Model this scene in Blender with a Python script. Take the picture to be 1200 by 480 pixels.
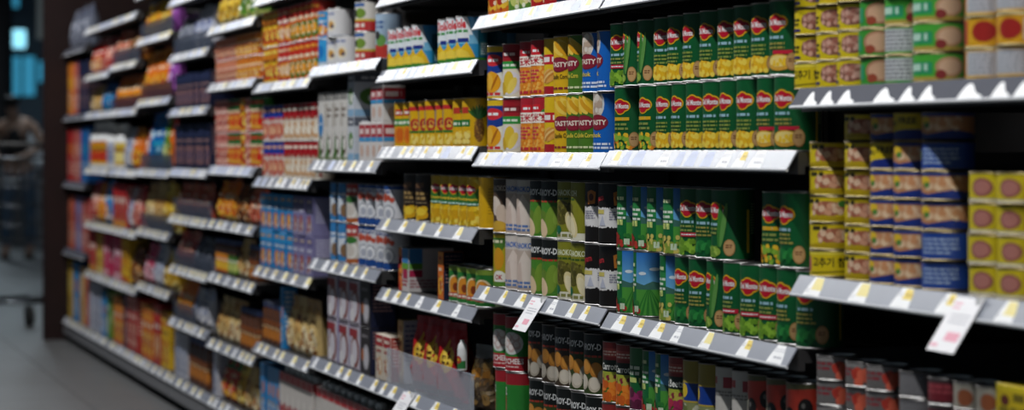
import bpy, bmesh, math, random
from mathutils import Vector, Matrix
RN = random.Random(11)
for o in list(bpy.data.objects): bpy.data.objects.remove(o)
SC = bpy.context.scene
COL = SC.collection

# ------------------------------------------------------------------ camera
# The gondola runs along world X (its far end at negative X), its price rails lie at y = 0, the aisle is y < 0.
F = 2833.0; XV = -285.0; HY = 174.0          # focal length, vanishing point of the shelf run, horizon (image 1200 x 480)
TH = math.atan((600 - XV) / F); CT, ST = math.cos(TH), math.sin(TH)
D = 1.514; H = 0.98                           # camera distance from the rail line, camera height
cam = bpy.data.cameras.new('camera'); camo = bpy.data.objects.new('camera', cam); COL.objects.link(camo)
camo.location = (0, -D, H); camo.rotation_euler = (math.pi / 2, 0, math.pi / 2 - TH)
cam.sensor_width = 36; cam.lens = F * 36 / 1200; cam.shift_y = -(240 - HY) / 1200
cam.dof.use_dof = True; cam.dof.focus_distance = 4.55; cam.dof.aperture_fstop = 3.9
cam.clip_start = 0.05; cam.clip_end = 100
SC.camera = camo

# ------------------------------------------------------------------ world, lamps, exposure
w = bpy.data.worlds.new('world'); SC.world = w; w.use_nodes = True
w.node_tree.nodes['Background'].inputs[0].default_value = (0.55, 0.70, 0.90, 1)
w.node_tree.nodes['Background'].inputs[1].default_value = 0.11
SC.view_settings.view_transform = 'Standard'; SC.view_settings.look = 'None'
SC.view_settings.gamma = 1; SC.view_settings.use_curve_mapping = False
SC.view_settings.exposure = -0.12
LAMP_Y, LAMP_Z, LAMP_W = -0.85, 2.75, 26.0
def area(name, loc, sx, sy, power, col=(1, 0.97, 0.93), rot=(0, 0, 0)):
    l = bpy.data.lights.new(name, 'AREA'); l.shape = 'RECTANGLE'; l.size = sx; l.size_y = sy; l.energy = power; l.color = col
    o = bpy.data.objects.new(name, l); COL.objects.link(o); o.location = loc; o.rotation_euler = rot; return o
LAMP_X = [1.0 - 1.5 * i for i in range(10)]
for x in LAMP_X: area('ceiling_strip_light', (x, LAMP_Y, LAMP_Z), 1.44, 0.05, LAMP_W, (0.97, 0.985, 1))
for x in (-17, -22, -27, -32): area('ceiling_strip_light', (x, 0.6, 3.0), 1.2, 0.3, 26, (0.75, 0.9, 1))  # lights of other aisles, unseen and without fixtures, added to light person and floor

# ------------------------------------------------------------------ helpers
def lin(c):
    if isinstance(c, str):
        c = c.lstrip('#'); c = [int(c[i:i + 2], 16) / 255 for i in (0, 2, 4)]
    return tuple((v / 12.92 if v <= .04045 else ((v + .055) / 1.055) ** 2.4) for v in c[:3]) + (1.0,)
def s_of(px, y0=0.0):
    d = D + y0; Z = F * d / ((px - XV) * CT); return (Z - d * ST) / CT
def wx(px, y0=0.0): return -s_of(px, y0)
def px_of(X, y0=0.0):
    d = D + y0; Z = -X * CT + d * ST; return XV + F * d / (Z * CT)
def point(px, py, Z):                      # world point seen at a pixel at depth Z
    xr = (px - 600) / F * Z; up = (HY - py) / F * Z
    return Vector((-CT * Z + ST * xr, -D + ST * Z + CT * xr, H + up))

SAT, VAL = 1.0, .88
def mat(name, base=(.5, .5, .5), rough=.5, metal=0, spec=.5, noise=0, nscale=40, emit=None, estr=0, alpha=1, attr=False, bump=0, coat=0):
    m = bpy.data.materials.new(name); m.use_nodes = True; nt = m.node_tree; b = nt.nodes['Principled BSDF']
    b.inputs['Roughness'].default_value = rough; b.inputs['Metallic'].default_value = metal
    b.inputs['Specular IOR Level'].default_value = spec; b.inputs['Coat Weight'].default_value = coat
    c = lin(base) if isinstance(base, str) else tuple(base[:3]) + (1,)
    b.inputs['Base Color'].default_value = c; b.inputs['Alpha'].default_value = alpha
    if attr:
        a = nt.nodes.new('ShaderNodeAttribute'); a.attribute_name = 'Col'
        hs = nt.nodes.new('ShaderNodeHueSaturation'); hs.inputs['Saturation'].default_value = SAT if name != 'price_tag_paper' else 1; hs.inputs['Value'].default_value = VAL if name != 'price_tag_paper' else 1
        nt.links.new(a.outputs['Color'], hs.inputs['Color']); a = hs; nt.links.new(a.outputs['Color'], b.inputs['Base Color'])
    if noise or bump:
        tc = nt.nodes.new('ShaderNodeTexCoord'); n = nt.nodes.new('ShaderNodeTexNoise'); n.inputs['Scale'].default_value = nscale; n.inputs['Detail'].default_value = 5
        nt.links.new(tc.outputs['Object'], n.inputs['Vector'])
        if noise:
            r = nt.nodes.new('ShaderNodeMapRange'); r.inputs[3].default_value = 1 - noise; r.inputs[4].default_value = 1 + noise
            nt.links.new(n.outputs['Fac'], r.inputs[0])
            mx = nt.nodes.new('ShaderNodeMix'); mx.data_type = 'RGBA'; mx.blend_type = 'MULTIPLY'; mx.inputs[0].default_value = 1
            mx.inputs[6].default_value = c; nt.links.new(r.outputs[0], mx.inputs[7])
            if attr: nt.links.new(a.outputs['Color'], mx.inputs[6])
            nt.links.new(mx.outputs[2], b.inputs['Base Color'])
        if bump:
            bp = nt.nodes.new('ShaderNodeBump'); bp.inputs['Strength'].default_value = bump; bp.inputs['Distance'].default_value = .002
            nt.links.new(n.outputs['Fac'], bp.inputs['Height']); nt.links.new(bp.outputs[0], b.inputs['Normal'])
    if emit: b.inputs['Emission Color'].default_value = lin(emit); b.inputs['Emission Strength'].default_value = estr
    return m
M = dict(
    paper=mat('printed_label_paper', attr=True, rough=.36, noise=.06, nscale=60),
    carton=mat('printed_carton', attr=True, rough=.42, noise=.06, nscale=40),
    film=mat('printed_film', attr=True, rough=.24, noise=.05, nscale=30, bump=.25),
    tin=mat('tinplate', (.36, .35, .34), .36, 1, noise=.12, nscale=90),
    tin_gold=mat('gold_lacquered_tin', (.26, .21, .11), .4, 1, noise=.12, nscale=90),
    tag=mat('price_tag_paper', attr=True, rough=.5, noise=.05, nscale=50),
    rail=mat('grey_plastic_rail', '#8b8f9a', .3, noise=.08, nscale=25),
    rail_dark=mat('dark_plastic_rail', '#4c4e58', .65, spec=.15, noise=.08, nscale=25),  # film's dark reflection put into the colour; far bay's rails are simply dark
    bead=mat('white_plastic_bead', '#dcdde0', .35),
    steel=mat('dark_powder_coated_steel', (.028, .026, .026), .5, noise=.2, nscale=30),
    steel_grey=mat('grey_powder_coated_steel', (.17, .17, .18), .42, noise=.12, nscale=30),
    kick=mat('black_kick_plate', (.012, .012, .012), .5, noise=.2),
    floor=mat('polished_grey_floor', (.08, .082, .085), .45, noise=.18, nscale=3.5),
    tile=mat('polished_grey_tile', (.082, .083, .084), .45, noise=.16, nscale=5),
    ceil=mat('dark_ceiling_paint', (.02, .022, .025), .8, noise=.2),
    wall=mat('dark_wall_paint', (.20, .28, .34), .7, noise=.2, nscale=2),
    wood=mat('dark_brown_laminate', '#221210', .6, spec=.2, noise=.3, nscale=9),
    clear=mat('clear_plastic', (.62, .66, .74), .18, alpha=.38),
    bluetray=mat('smoky_blue_plastic', (.10, .12, .17), .22, alpha=.5),
    redtray=mat('dark_red_plastic', (.12, .05, .06), .3, alpha=.6),
    lamp=mat('lamp_diffuser', (.9, .9, .9), .5, emit='#fffaf2', estr=6),
    white=mat('white_laminate', (.8, .8, .82), .4, noise=.04),
    cyan=mat('cyan_lit_panel', (.1, .3, .4), .4, emit='#3fa4cc', estr=.62),
    screen=mat('bright_lit_screen', (.3, .6, .7), .3, emit='#8fdcf4', estr=1.7),
    pale=mat('pale_banner_cloth', (.55, .58, .55), .7, noise=.1),
    wire=mat('chrome_wire', (.10, .11, .12), .3, 1),
    rubber=mat('black_rubber', (.02, .02, .02), .6),
    skin=mat('skin', (.42, .26, .19), .5), hair=mat('black_hair', (.012, .010, .010), .45, bump=.5, nscale=200),
    black=mat('black_cotton', (.012, .012, .014), .8), denim=mat('blue_denim', (.05, .11, .19), .8, noise=.2, nscale=200),
    cap=mat('white_plastic_cap', (.75, .75, .74), .35), brownglass=mat('brown_sauce_glass', (.10, .035, .015), .12, coat=.3),
    lid=mat('dark_metal_lid', (.05, .07, .16), .35, .3), clip=mat('white_clip_plastic', (.8, .8, .8), .3),
)

# --- flat print laid out in millimetres, then wrapped on the packaging
_tx = {}
def text_geo(s, bold):
    k = (s, bold)
    if k not in _tx:
        cu = bpy.data.curves.new('t', 'FONT'); cu.body = s; cu.size = 1; cu.resolution_u = 2; cu.offset = bold
        o = bpy.data.objects.new('t', cu); COL.objects.link(o); bpy.context.view_layer.update()
        ev = o.evaluated_get(bpy.context.evaluated_depsgraph_get()); me = ev.to_mesh()
        vs = [(v.co.x, v.co.y) for v in me.vertices]; fs = [tuple(p.vertices) for p in me.polygons]
        ev.to_mesh_clear(); bpy.data.objects.remove(o); bpy.data.curves.remove(cu)
        if vs:
            x0 = min(v[0] for v in vs); x1 = max(v[0] for v in vs); y0 = min(v[1] for v in vs); y1 = max(v[1] for v in vs)
            vs = [((x - (x0 + x1) / 2), (y - (y0 + y1) / 2)) for x, y in vs]
        else: x0 = y0 = 0; x1 = y1 = 1
        _tx[k] = (vs, fs, max(x1 - x0, 1e-4), max(y1 - y0, 1e-4))
    return _tx[k]
class Art:
    def __init__(s, w, h, base): s.w, s.h = w, h; s.S = []; s.L = 0; s.rect(-w / 2, 0, w / 2, h, base)
    def add(s, vs, fs, c): s.S.append((vs, fs, c if isinstance(c, list) else lin(c), s.L)); s.L += 1; return s
    def rect(s, x0, y0, x1, y1, c, c2=None):
        return s.add([(x0, y0), (x1, y0), (x1, y1), (x0, y1)], [(0, 1, 2, 3)], [lin(c), lin(c), lin(c2), lin(c2)] if c2 else c)
    def poly(s, pts, c): return s.add(pts, [tuple(range(len(pts)))], c)
    def ell(s, cx, cy, rx, ry, c, n=18, rot=0):
        P = []
        for i in range(n):
            a = 2 * math.pi * i / n; x, y = rx * math.cos(a), ry * math.sin(a)
            P.append((cx + x * math.cos(rot) - y * math.sin(rot), cy + x * math.sin(rot) + y * math.cos(rot)))
        return s.poly(P, c)
    def dots(s, x0, y0, x1, y1, n, r, cols, seed=1, ry=None):      # one layer of many small ellipses
        q = random.Random(seed)
        for c in cols:
            vs = []; fs = []
            for i in range(n // len(cols) + 1):
                cx, cy = q.uniform(x0, x1), q.uniform(y0, y1); rr = r * q.uniform(.75, 1.15); b = len(vs)
                vs += [(cx + rr * math.cos(k * math.pi / 4), cy + (ry or rr) * math.sin(k * math.pi / 4)) for k in range(8)]
                fs.append(tuple(range(b, b + 8)))
            s.add(vs, fs, c)
        return s
    def bars(s, x0, y0, x1, n, hh, c, gap=1.8, seed=3):            # lines of print too small to read
        q = random.Random(seed); vs = []; fs = []
        for i in range(n):
            x = x0; y = y0 - i * hh * gap; end = x1 - q.uniform(0, .3) * (x1 - x0)
            while x < end:
                ww = q.uniform(1.5, 5) * hh * .8; b = len(vs)
                vs += [(x, y), (min(x + ww, end), y), (min(x + ww, end), y + hh), (x, y + hh)]; fs.append((b, b + 1, b + 2, b + 3)); x += ww + hh * .6
        return s.add(vs, fs, c)
    def text(s, t, cx, cy, w, c, h=None, bold=.02, rot=0):
        vs, fs, tw, th = text_geo(t, bold); k = w / tw; ky = (h / th) if h else k
        ca, sa = math.cos(rot), math.sin(rot)
        return s.add([(cx + x * k * ca - y * ky * sa, cy + x * k * sa + y * ky * ca) for x, y in vs], fs, c)
    def bm(s, ucuts=(), vcuts=()):
        b = bmesh.new(); cl = b.loops.layers.float_color.new('Col')
        for vs, fs, c, L in s.S:
            V = [b.verts.new((x, y, L)) for x, y in vs]
            for f in fs:
                try: fc = b.faces.new([V[i] for i in f])
                except ValueError: continue
                for i, l in zip(f, fc.loops): l[cl] = c[i] if isinstance(c, list) else c
        for co, no in (((-s.w / 2, 0, 0), (-1, 0, 0)), ((s.w / 2, 0, 0), (1, 0, 0)), ((0, 0, 0), (0, -1, 0)), ((0, s.h, 0), (0, 1, 0))):
            bmesh.ops.bisect_plane(b, geom=b.verts[:] + b.edges[:] + b.faces[:], plane_co=co, plane_no=no, clear_outer=True)
        for u in ucuts: bmesh.ops.bisect_plane(b, geom=b.verts[:] + b.edges[:] + b.faces[:], plane_co=(u, 0, 0), plane_no=(1, 0, 0))
        for v in vcuts: bmesh.ops.bisect_plane(b, geom=b.verts[:] + b.edges[:] + b.faces[:], plane_co=(0, v, 0), plane_no=(0, 1, 0))
        for f in b.faces:
            if f.normal.z < 0: f.normal_flip()
        return b
LAY = .00007
def art_mesh(name, parts, m, extra=None, smooth=False):
    """parts: list of (art, ucuts, vcuts, mapping(u, v, layer) -> (pos, normal))"""
    vs, fs, cs, ns = [], [], [], []
    if extra: vs, fs, cs, ns = extra
    for a, uc, vc, mp in parts:
        b = a.bm(uc, vc); cl = b.loops.layers.float_color['Col']; off = len(vs)
        b.verts.index_update()
        for v in b.verts:
            p, n = mp(v.co.x, v.co.y, v.co.z); vs.append(p); ns.append(n)
        for f in b.faces: fs.append(tuple(off + v.index for v in f.verts)); cs += [tuple(l[cl]) for l in f.loops]
        b.free()
    me = bpy.data.meshes.new(name); me.from_pydata(vs, [], fs)
    ca = me.color_attributes.new('Col', 'FLOAT_COLOR', 'CORNER')
    flat = [x for c in cs for x in c]; ca.data.foreach_set('color', flat)
    if smooth:
        me.polygons.foreach_set('use_smooth', [True] * len(me.polygons)); me.normals_split_custom_set_from_vertices(ns)
    me.materials.append(M[m]); me.update(); return me

def lathe(name, prof, m, n=28, smooth=True):
    vs = []; fs = []
    for r, z in prof: vs += [(r * math.cos(2 * math.pi * i / n), r * math.sin(2 * math.pi * i / n), z) for i in range(n)]
    for k in range(len(prof) - 1):
        for i in range(n): j = (i + 1) % n; fs.append((k * n + i, k * n + j, k * n + n + j, k * n + n + i))
    fs.append(tuple(range(n))[::-1]); fs.append(tuple(range((len(prof) - 1) * n, len(prof) * n)))
    me = bpy.data.meshes.new(name); me.from_pydata(vs, [], fs); me.materials.append(M[m])
    if smooth:
        me.polygons.foreach_set('use_smooth', [len(p.vertices) == 4 for p in me.polygons]); me.set_sharp_from_angle(angle=.7)
    return me
def boxdata(bx):                             # list of ((x0,y0,z0),(x1,y1,z1))
    vs = []; fs = []
    for a, b in bx:
        o = len(vs); vs += [(x, y, z) for z in (a[2], b[2]) for y in (a[1], b[1]) for x in (a[0], b[0])]
        fs += [tuple(o + i for i in f) for f in ((0, 2, 3, 1), (4, 5, 7, 6), (0, 1, 5, 4), (2, 6, 7, 3), (0, 4, 6, 2), (1, 3, 7, 5))]
    return vs, fs
def boxmesh(name, bx, m):
    vs, fs = boxdata(bx); me = bpy.data.meshes.new(name); me.from_pydata(vs, [], fs); me.materials.append(M[m]); return me
def prism(name, prof, x0, x1, m):            # (y, z) outline pushed along X
    n = len(prof); vs = [(x0, y, z) for y, z in prof] + [(x1, y, z) for y, z in prof]
    fs = [tuple(range(n)), tuple(range(2 * n - 1, n - 1, -1))] + [(i, i + n, (i + 1) % n + n, (i + 1) % n) for i in range(n)]
    me = bpy.data.meshes.new(name); me.from_pydata(vs, [], fs)
    b = bmesh.new(); b.from_mesh(me); bmesh.ops.recalc_face_normals(b, faces=b.faces[:]); b.to_mesh(me); b.free()
    me.materials.append(M[m]); return me
def tubes(name, segs, m, r, n=6):            # list of point chains -> round bars in one mesh
    vs = []; fs = []
    for ch in segs:
        ch = [Vector(p) for p in ch]; base = len(vs)
        for i, p in enumerate(ch):
            t = (ch[min(i + 1, len(ch) - 1)] - ch[max(i - 1, 0)]).normalized(); a = t.orthogonal().normalized() if i == 0 else (a - t * a.dot(t)).normalized(); bb = t.cross(a)
            vs += [tuple(p + r * (math.cos(2 * math.pi * k / n) * a + math.sin(2 * math.pi * k / n) * bb)) for k in range(n)]
        for i in range(len(ch) - 1):
            for k in range(n): j = (k + 1) % n; fs.append((base + i * n + k, base + i * n + j, base + (i + 1) * n + j, base + (i + 1) * n + k))
        fs.append(tuple(base + k for k in range(n))[::-1]); fs.append(tuple(base + (len(ch) - 1) * n + k for k in range(n)))
    me = bpy.data.meshes.new(name); me.from_pydata(vs, [], fs); me.materials.append(M[m]); me.polygons.foreach_set('use_smooth', [len(p.vertices) == 4 for p in me.polygons]); return me
def obj(name, me, parent=None, loc=(0, 0, 0), rot=(0, 0, 0)):
    o = bpy.data.objects.new(name, me); COL.objects.link(o); o.location = loc; o.rotation_euler = rot
    if parent: o.parent = parent
    return o
def tag(o, label=None, cat=None, group=None, kind=None):
    if label: o['label'] = label
    if cat: o['category'] = cat
    if group: o['group'] = group
    if kind: o['kind'] = kind
    return o

# ------------------------------------------------------------------ setting
FX0, FX1, FY0, FY1 = -36.0, 3.0, -4.5, 6.0
floor = tag(obj('floor', boxmesh('floor', [((FX0, FY0, -.1), (FX1, FY1, -.003))], 'floor')), 'polished grey tiled supermarket floor', kind='structure')
tm = boxmesh('tile', [((-.2985, -.2985, -.0025), (.2985, .2985, 0))], 'tile')
for i in range(24):
    for j in range(6): obj('tile', tm, floor, (-6.3 - .6 * i, -2.7 + .6 * j + .3, 0))
tag(obj('ceiling', boxmesh('ceiling', [((FX0, FY0, 3.3), (FX1, FY1, 3.4))], 'ceil')), 'dark ceiling above the aisle', kind='structure')
tag(obj('wall_far', boxmesh('wall_far', [((FX0 - .1, FY0, 0), (FX0, FY1, 3.3))], 'wall')), 'dark far wall', kind='structure')
tag(obj('wall_left', boxmesh('wall_left', [((FX0, FY0 - .1, 0), (FX1, FY0, 3.3))], 'wall')), 'dark wall across the aisle', kind='structure')

# ------------------------------------------------------------------ gondola bays
BAYS = 'ABCDEFGHIJKL'; S0 = 2.578; BW = .8286
ORD = ['first', 'second', 'third', 'fourth', 'fifth', 'sixth', 'seventh', 'eighth', 'ninth', 'tenth', 'eleventh', 'twelfth', 'thirteenth', 'fourteenth', 'fifteenth', 'sixteenth', 'seventeenth', 'eighteenth', 'nineteenth', 'twentieth']
def bay_phrase(b): i = BAYS.index(b); return ORD[i] + ' bay from right'
EDGE = [2.53, 3.38, 4.24, 5.085, 5.95, 6.745] + [S0 + BW * i for i in range(6, 13)]
def bay_x(b): i = BAYS.index(b); return -EDGE[i + 1], -EDGE[i]      # far edge, near edge
SH = dict(A=[1.07, .787, .52], B=[1.268, .975, .675, .387], C=[1.268, .970, .680, .387], D=[1.365, 1.175, .983, .803, .628, .39],
          E=[1.5, 1.21, .947, .669, .39, .12], F=[1.455, 1.183, .89, .61, .37, .12], G=[1.40, 1.205, .92, .733, .55, .32, .12],
          H=[1.545, 1.335, 1.13, .905, .73, .54, .34, .12], I=[1.62, 1.43, 1.18, .897, .655, .43, .12],
          J=[1.55, 1.35, 1.15, .89, .635, .40, .12], K=[1.55, 1.33, 1.15, .89, .635, .40, .12], L=[1.48, 1.15, .815, .474, .12])
DEPTH = .42
def shelf_phrase(b, k):
    n = len(SH[b]); return 'top shelf' if k == 0 else ('bottom shelf' if k == n - 1 else ORD[k] + ' shelf')
# price tag pictures (three kinds) in the plane of the slanted rail
LIPY, LIPZ = -.017, -.027
LIPA = math.atan2(-LIPY, -LIPZ)              # tilt from vertical
def tag_mesh(kind, w, h, wavy=False):
    a = Art(w, h, '#f4f4f4')
    if kind == 0: a.rect(-w * .02, h * .42, w * .46, h * .95, '#ecd262').bars(-w * .42, h * .7, -w * .06, 2, h * .06, '#c4c4ca', 2).bars(w * .06, h * .6, w * .4, 1, h * .12, '#c9a83c')
    elif kind == 1: a.bars(-w * .42, h * .74, w * .4, 2, h * .06, '#c8c8ce', 2).bars(-w * .1, h * .25, w * .3, 1, h * .12, '#b4b4bc')
    elif kind == 2: a.rect(-w * .5, 0, w * .5, h, '#c6cee6').bars(-w * .42, h * .7, w * .42, 2, h * .06, '#c4cade', 2)
    else: a.rect(-w * .1, h * .3, w * .5, h * .95, '#efdf92').bars(-w * .44, h * .3, -w * .14, 2, h * .06, '#c6c6cc', 2)
    sa, ca = math.sin(LIPA), math.cos(LIPA)
    if wavy:                                  # curled paper: humps above the bead
        pts = [(-w / 2, 0), (w / 2, 0)] + [(w / 2 - w * i / 10, h * (.14 + .62 * math.exp(-((i - 6.6) / 2.6) ** 2))) for i in range(11)]
        a = Art(w, h, '#f4f4f4'); a.S = []; a.L = 0; a.poly(pts, '#f4f4f4')
    def mp(u, v, L):
        c = .0012 + .0016 * (1 - (2 * u / w) ** 2)   # slightly bowed
        off = c + L * LAY; return (u / 1, -off * ca - (h - v) * sa, off * sa - (h - v) * ca), (0, -ca, sa)
    return art_mesh('price_tag', [(a, [w * (i / 6 - .5) for i in range(1, 6)], (), mp)], 'tag')
TAGW = [.050, .062, .075]
TAGS = {(k, i): tag_mesh(k, TAGW[i], .031) for k in range(4) for i in range(3)}
WAVY = [tag_mesh(1, ww, .031, True) for ww in (.06, .07, .085)]
def make_shelf(b, k):
    x0, x1 = bay_x(b); x0 += .006; x1 -= .006; z = SH[b][k]; base = (z < .2); L = x1 - x0; cx = (x0 + x1) / 2
    r = obj('gondola_shelf', None, None, (cx, 0, z)); far = BAYS.index(b)
    tag(r, 'dark steel shelf with slanted grey price rail, %s, %s' % (shelf_phrase(b, k), bay_phrase(b)), 'shelf', 'gondola shelves')
    th = .022
    obj('deck', boxmesh('deck', [((-L / 2, .001, -th), (L / 2, DEPTH, -.0004)), ((-L / 2, .001, -.034), (L / 2, .012, -th))], 'steel'), r)
    if not base:
        for sx in (-1, 1):
            xx = sx * (L / 2 - .006)
            obj('bracket', prism('bracket', [(.03, -th), (DEPTH, -th), (DEPTH, -.034), (.05, -.034)], xx - .0015, xx + .0015, 'steel'), r)
    rail = obj('price_rail', prism('price_rail', [(0, .0), (LIPY, LIPZ), (LIPY - .0015, LIPZ + .001), (-.002, .0015)], -L / 2, L / 2, 'rail_dark' if (b == 'A' and k == 0) or (b == 'L' and not base) else 'rail'), r)
    obj('bead', prism('bead', [(LIPY + .001, LIPZ), (LIPY - .002, LIPZ + .002), (LIPY - .003, LIPZ - .0005), (LIPY - .002, LIPZ - .003), (LIPY + .001, LIPZ - .0028)], -L / 2, L / 2, 'bead'), rail)
    q = random.Random(b + str(k)); x = -L / 2 + .02 + q.uniform(0, .03)
    bright = z > .85
    while x < L / 2 - .05 and (b != 'L' or base):
        if b == 'A' and k == 0:
            j = q.choice((0, 0, 1, 2)); me = WAVY[j]; ww = (.06, .07, .085)[j] * .95; kind = 1
        else:
            i = q.choice((0, 1, 1, 2)); ww = TAGW[i]; kind = q.choice((0, 1, 2, 2, 3, 1) if bright else (0, 0, 0, 3, 1)); me = TAGS[(kind, i)]
        obj('price_tag', me, rail, (x + ww / 2, 0, 0), (0, 0, 0))
        x += ww + (q.choice((.001, .002, .012, .05)) if bright else q.choice((.03, .06, .08, .10)))
    if base:
        obj('kick_plate', boxmesh('kick_plate', [((-L / 2, .03, -z + .001), (L / 2, .045, -.036))], 'kick'), r)
        obj('base_front', boxmesh('base_front', [((-L / 2, -.014, -.085), (L / 2, -.002, -.0365))], 'steel_grey'), r)
for b in BAYS:
    x0, x1 = bay_x(b); g = obj('gondola_unit', None, None, ((x0 + x1) / 2, .45, 0)); L = x1 - x0
    tag(g, 'dark steel back panel and uprights behind the goods, ' + bay_phrase(b), 'shelf frame', 'gondola frames')
    obj('back_panel', boxmesh('back_panel', [((-L / 2 + .02, 0, .02), (L / 2 - .02, .02, 2.05))], 'steel'), g)
    for sx in (-1, 1): obj('upright', boxmesh('upright', [((sx * (L / 2 - .011) - .009, -.015, 0), (sx * (L / 2 - .011) + .009, .03, 2.1))], 'steel'), g)
    for k in range(len(SH[b])): make_shelf(b, k)
EPX = bay_x('L')[0]
ep = obj('end_panel', boxmesh('end_panel', [((-.045, -.105, 0), (-.004, .50, 2.25)), ((-.052, -.112, 0), (-.040, -.098, 2.25))], 'wood'), None, (EPX, 0, 0))
tag(ep, 'tall dark brown panel closing the far end of the shelves', 'panel')
for i, x in enumerate(LAMP_X):
    t = obj('strip_lamp', None, None, (x, LAMP_Y, LAMP_Z + .004)); tag(t, 'long narrow ceiling strip lamp, %s from the near end of the aisle' % ORD[i], 'lamp', 'strip lamps over the aisle')
    obj('housing', boxmesh('housing', [((-.74, -.04, .012), (.74, .04, .07))], 'steel_grey'), t)
    obj('hanger', boxmesh('hanger', [((-.6, -.003, .07), (-.594, .003, .546)), ((.594, -.003, .07), (.6, .003, .546))], 'steel_grey'), t)
    obj('diffuser', boxmesh('diffuser', [((-.73, -.027, .003), (.73, .027, .012))], 'lamp'), t)

# ------------------------------------------------------------------ packaging: print
def emblem(a, cx, cy, w):
    for k, c in ((1.0, '#e8b41c'), (.84, '#c0102a')):
        for ox, oy, rx, ry in ((-.22, .02, .29, .24), (.22, .02, .29, .24), (0, -.08, .32, .27), (0, .07, .30, .27)): a.ell(cx + ox * w, cy + oy * w, (rx - (1 - k) * .34) * w, (ry - (1 - k) * .34) * w, c, 20)
    a.text('Del Monte', cx, cy + w * .02, w * .86, '#f4f0ee', h=w * .22, bold=.03)
GREEN = '#0a5a2c'
def can_art(kind, r, h):
    Wd = 2 * math.pi * r * 1000; hh = (h - .0052) * 1000; S = hh / 105.0
    def A(base): return Art(Wd, hh, base)
    if kind in ('corn', 'cream', 'peas', 'beans', 'spinach', 'mixed', 'asparagus'):
        a = A(GREEN).rect(-Wd / 2, 0, -40, hh, '#084826').rect(60, 10, 66, hh * .72, '#e3c02c').bars(70, 90, 108, 12, 2, '#c8d8a8', 2.2, 5)
        emblem(a, 0, 80, 44)
        a.bars(-16, 55, 18, 1, 4.5, '#9cc4d0', 1.8, 7)
        if kind == 'corn':
            a.bars(-18, 46, 20, 3, 3.2, '#8f9c44', 2, 8).ell(0, 17, 24, 14, '#e0a51a').dots(-20, 7, 20, 28, 44, 4.2, ['#f6c92b', '#f1bb1e', '#fbdc52'], 2)
        elif kind == 'cream':
            a.bars(-18, 46, 20, 2, 3.2, '#a09848', 2, 8).rect(-6, 31, 30, 37, '#c8203a').ell(6, 18, 26, 13, '#d9a53a').ell(6, 20, 22, 9, '#f4d980').dots(-8, 14, 20, 24, 12, 3, ['#f6c92b'], 4)
        elif kind == 'peas':
            a.bars(-20, 48, 20, 2, 3.5, '#8f9a4c', 2, 9).rect(-18, 32, 26, 39, '#c8203a').bars(-14, 34.5, 22, 1, 2, '#ffffff').dots(-26, 3, 30, 27, 70, 4.2, ['#7fae2e', '#93c23c', '#6b9a26'], 3)
        elif kind in ('beans', 'asparagus'):
            a.bars(-20, 48, 10, 2, 3.5, '#8f9a4c', 2, 9)
            for i, (x, t) in enumerate(((8, .06), (15, .16))): a.ell(x + 4, 56, 5.5 - i, 38, ['#3f7f30', '#62994a'][i], 14, -t)
            a.ell(-4, 12, 18, 9, '#8cae3e').dots(-20, 5, 10, 20, 20, 3.4, ['#a9c654', '#6f9a30'], 6)
        elif kind == 'spinach':
            a.bars(-20, 48, 20, 3, 3.2, '#a09848', 2, 9)
            for i in range(9): a.ell(-18 + i * 6, 12 + (i * 7) % 11, 10, 6, ['#1f7a35', '#2f8f40', '#186a2c'][i % 3], 10, i * .9)
        else:
            a.rect(-18, 54, 20, 60, '#e0b021').bars(-18, 45, 20, 2, 4, '#8f9a4c', 2, 9).dots(-28, 3, 30, 28, 56, 4.4, ['#6fa32e', '#e88a1c', '#f3c22c', '#8cb83a'], 5)
        a.ell(29, 19, 10, 14, '#b98a52').ell(29, 19, 8.4, 12, '#caa06a').bars(23, 22, 35, 2, 2, '#7a4a2a')
        return a
    if kind in ('field', 'fieldveg'):
        a = A('#0f6b35').rect(-30, 60, 17, 84, '#2c8a45').bars(-22, 88, 13, 1, 6, '#d8e6b0').bars(-22, 70, 18, 3, 4.2, '#e7efe0', 2, 3).rect(-16, 42, -3, 52, '#c9d67a').rect(0, 42, 8, 52, '#c9d67a')
        a.rect(17, 55, 84, hh, '#6fb4e0', '#2a73c4').ell(32, 76, 8, 3, '#dfeaf2').ell(56, 84, 10, 3, '#dfeaf2').poly([(17, 60), (36, 55), (52, 62), (84, 56), (84, 46), (17, 46)], '#3f6f62')
        a.rect(17, 0, 84, 47, '#4e9a3a')
        for i in range(6): a.poly([(42 + i * 1.2, 47), (43 + i * 1.2, 47), (22 + i * 12, 0), (16 + i * 12, 0)], '#2d7a2c')
        if kind == 'field': a.dots(-34, 3, 24, 26, 34, 5, ['#c0392b', '#2f7d32', '#a32b22'], 8).rect(12, 6, 24, 17, '#cfe0c0')
        else: a.dots(-36, 3, 26, 28, 40, 5.4, ['#c9b44a', '#d8c766', '#8aa23a'], 9).rect(12, 6, 24, 17, '#cfe0c0')
        return a
    if kind in ('carrot', 'beet'):
        a = A('#6d8a2c').rect(-Wd / 2, 78, Wd / 2, hh, '#8d2a2a').rect(-30, 84, 30, 100, '#b04a40').bars(-20, 92, 20, 2, 3, '#e8c8b8').rect(-Wd / 2, 56, Wd / 2, 78, '#14241a')
        a.text('Carrots' if kind == 'carrot' else 's.Beets', 0, 66, 44, '#f0f0e8', h=13)
        a.rect(-Wd / 2, 36, Wd / 2, 56, '#a9b23a').dots(-36, 36, 36, 48, 20, 5, ['#8e2b3c', '#c2b54a'], 3)
        a.dots(-40, 2, 40, 34, 36, 8, ['#ea7a1e', '#f08a2c', '#d8631a'] if kind == 'carrot' else ['#8e1f4a', '#a72a58', '#b8324a'], 4); return a
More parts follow.
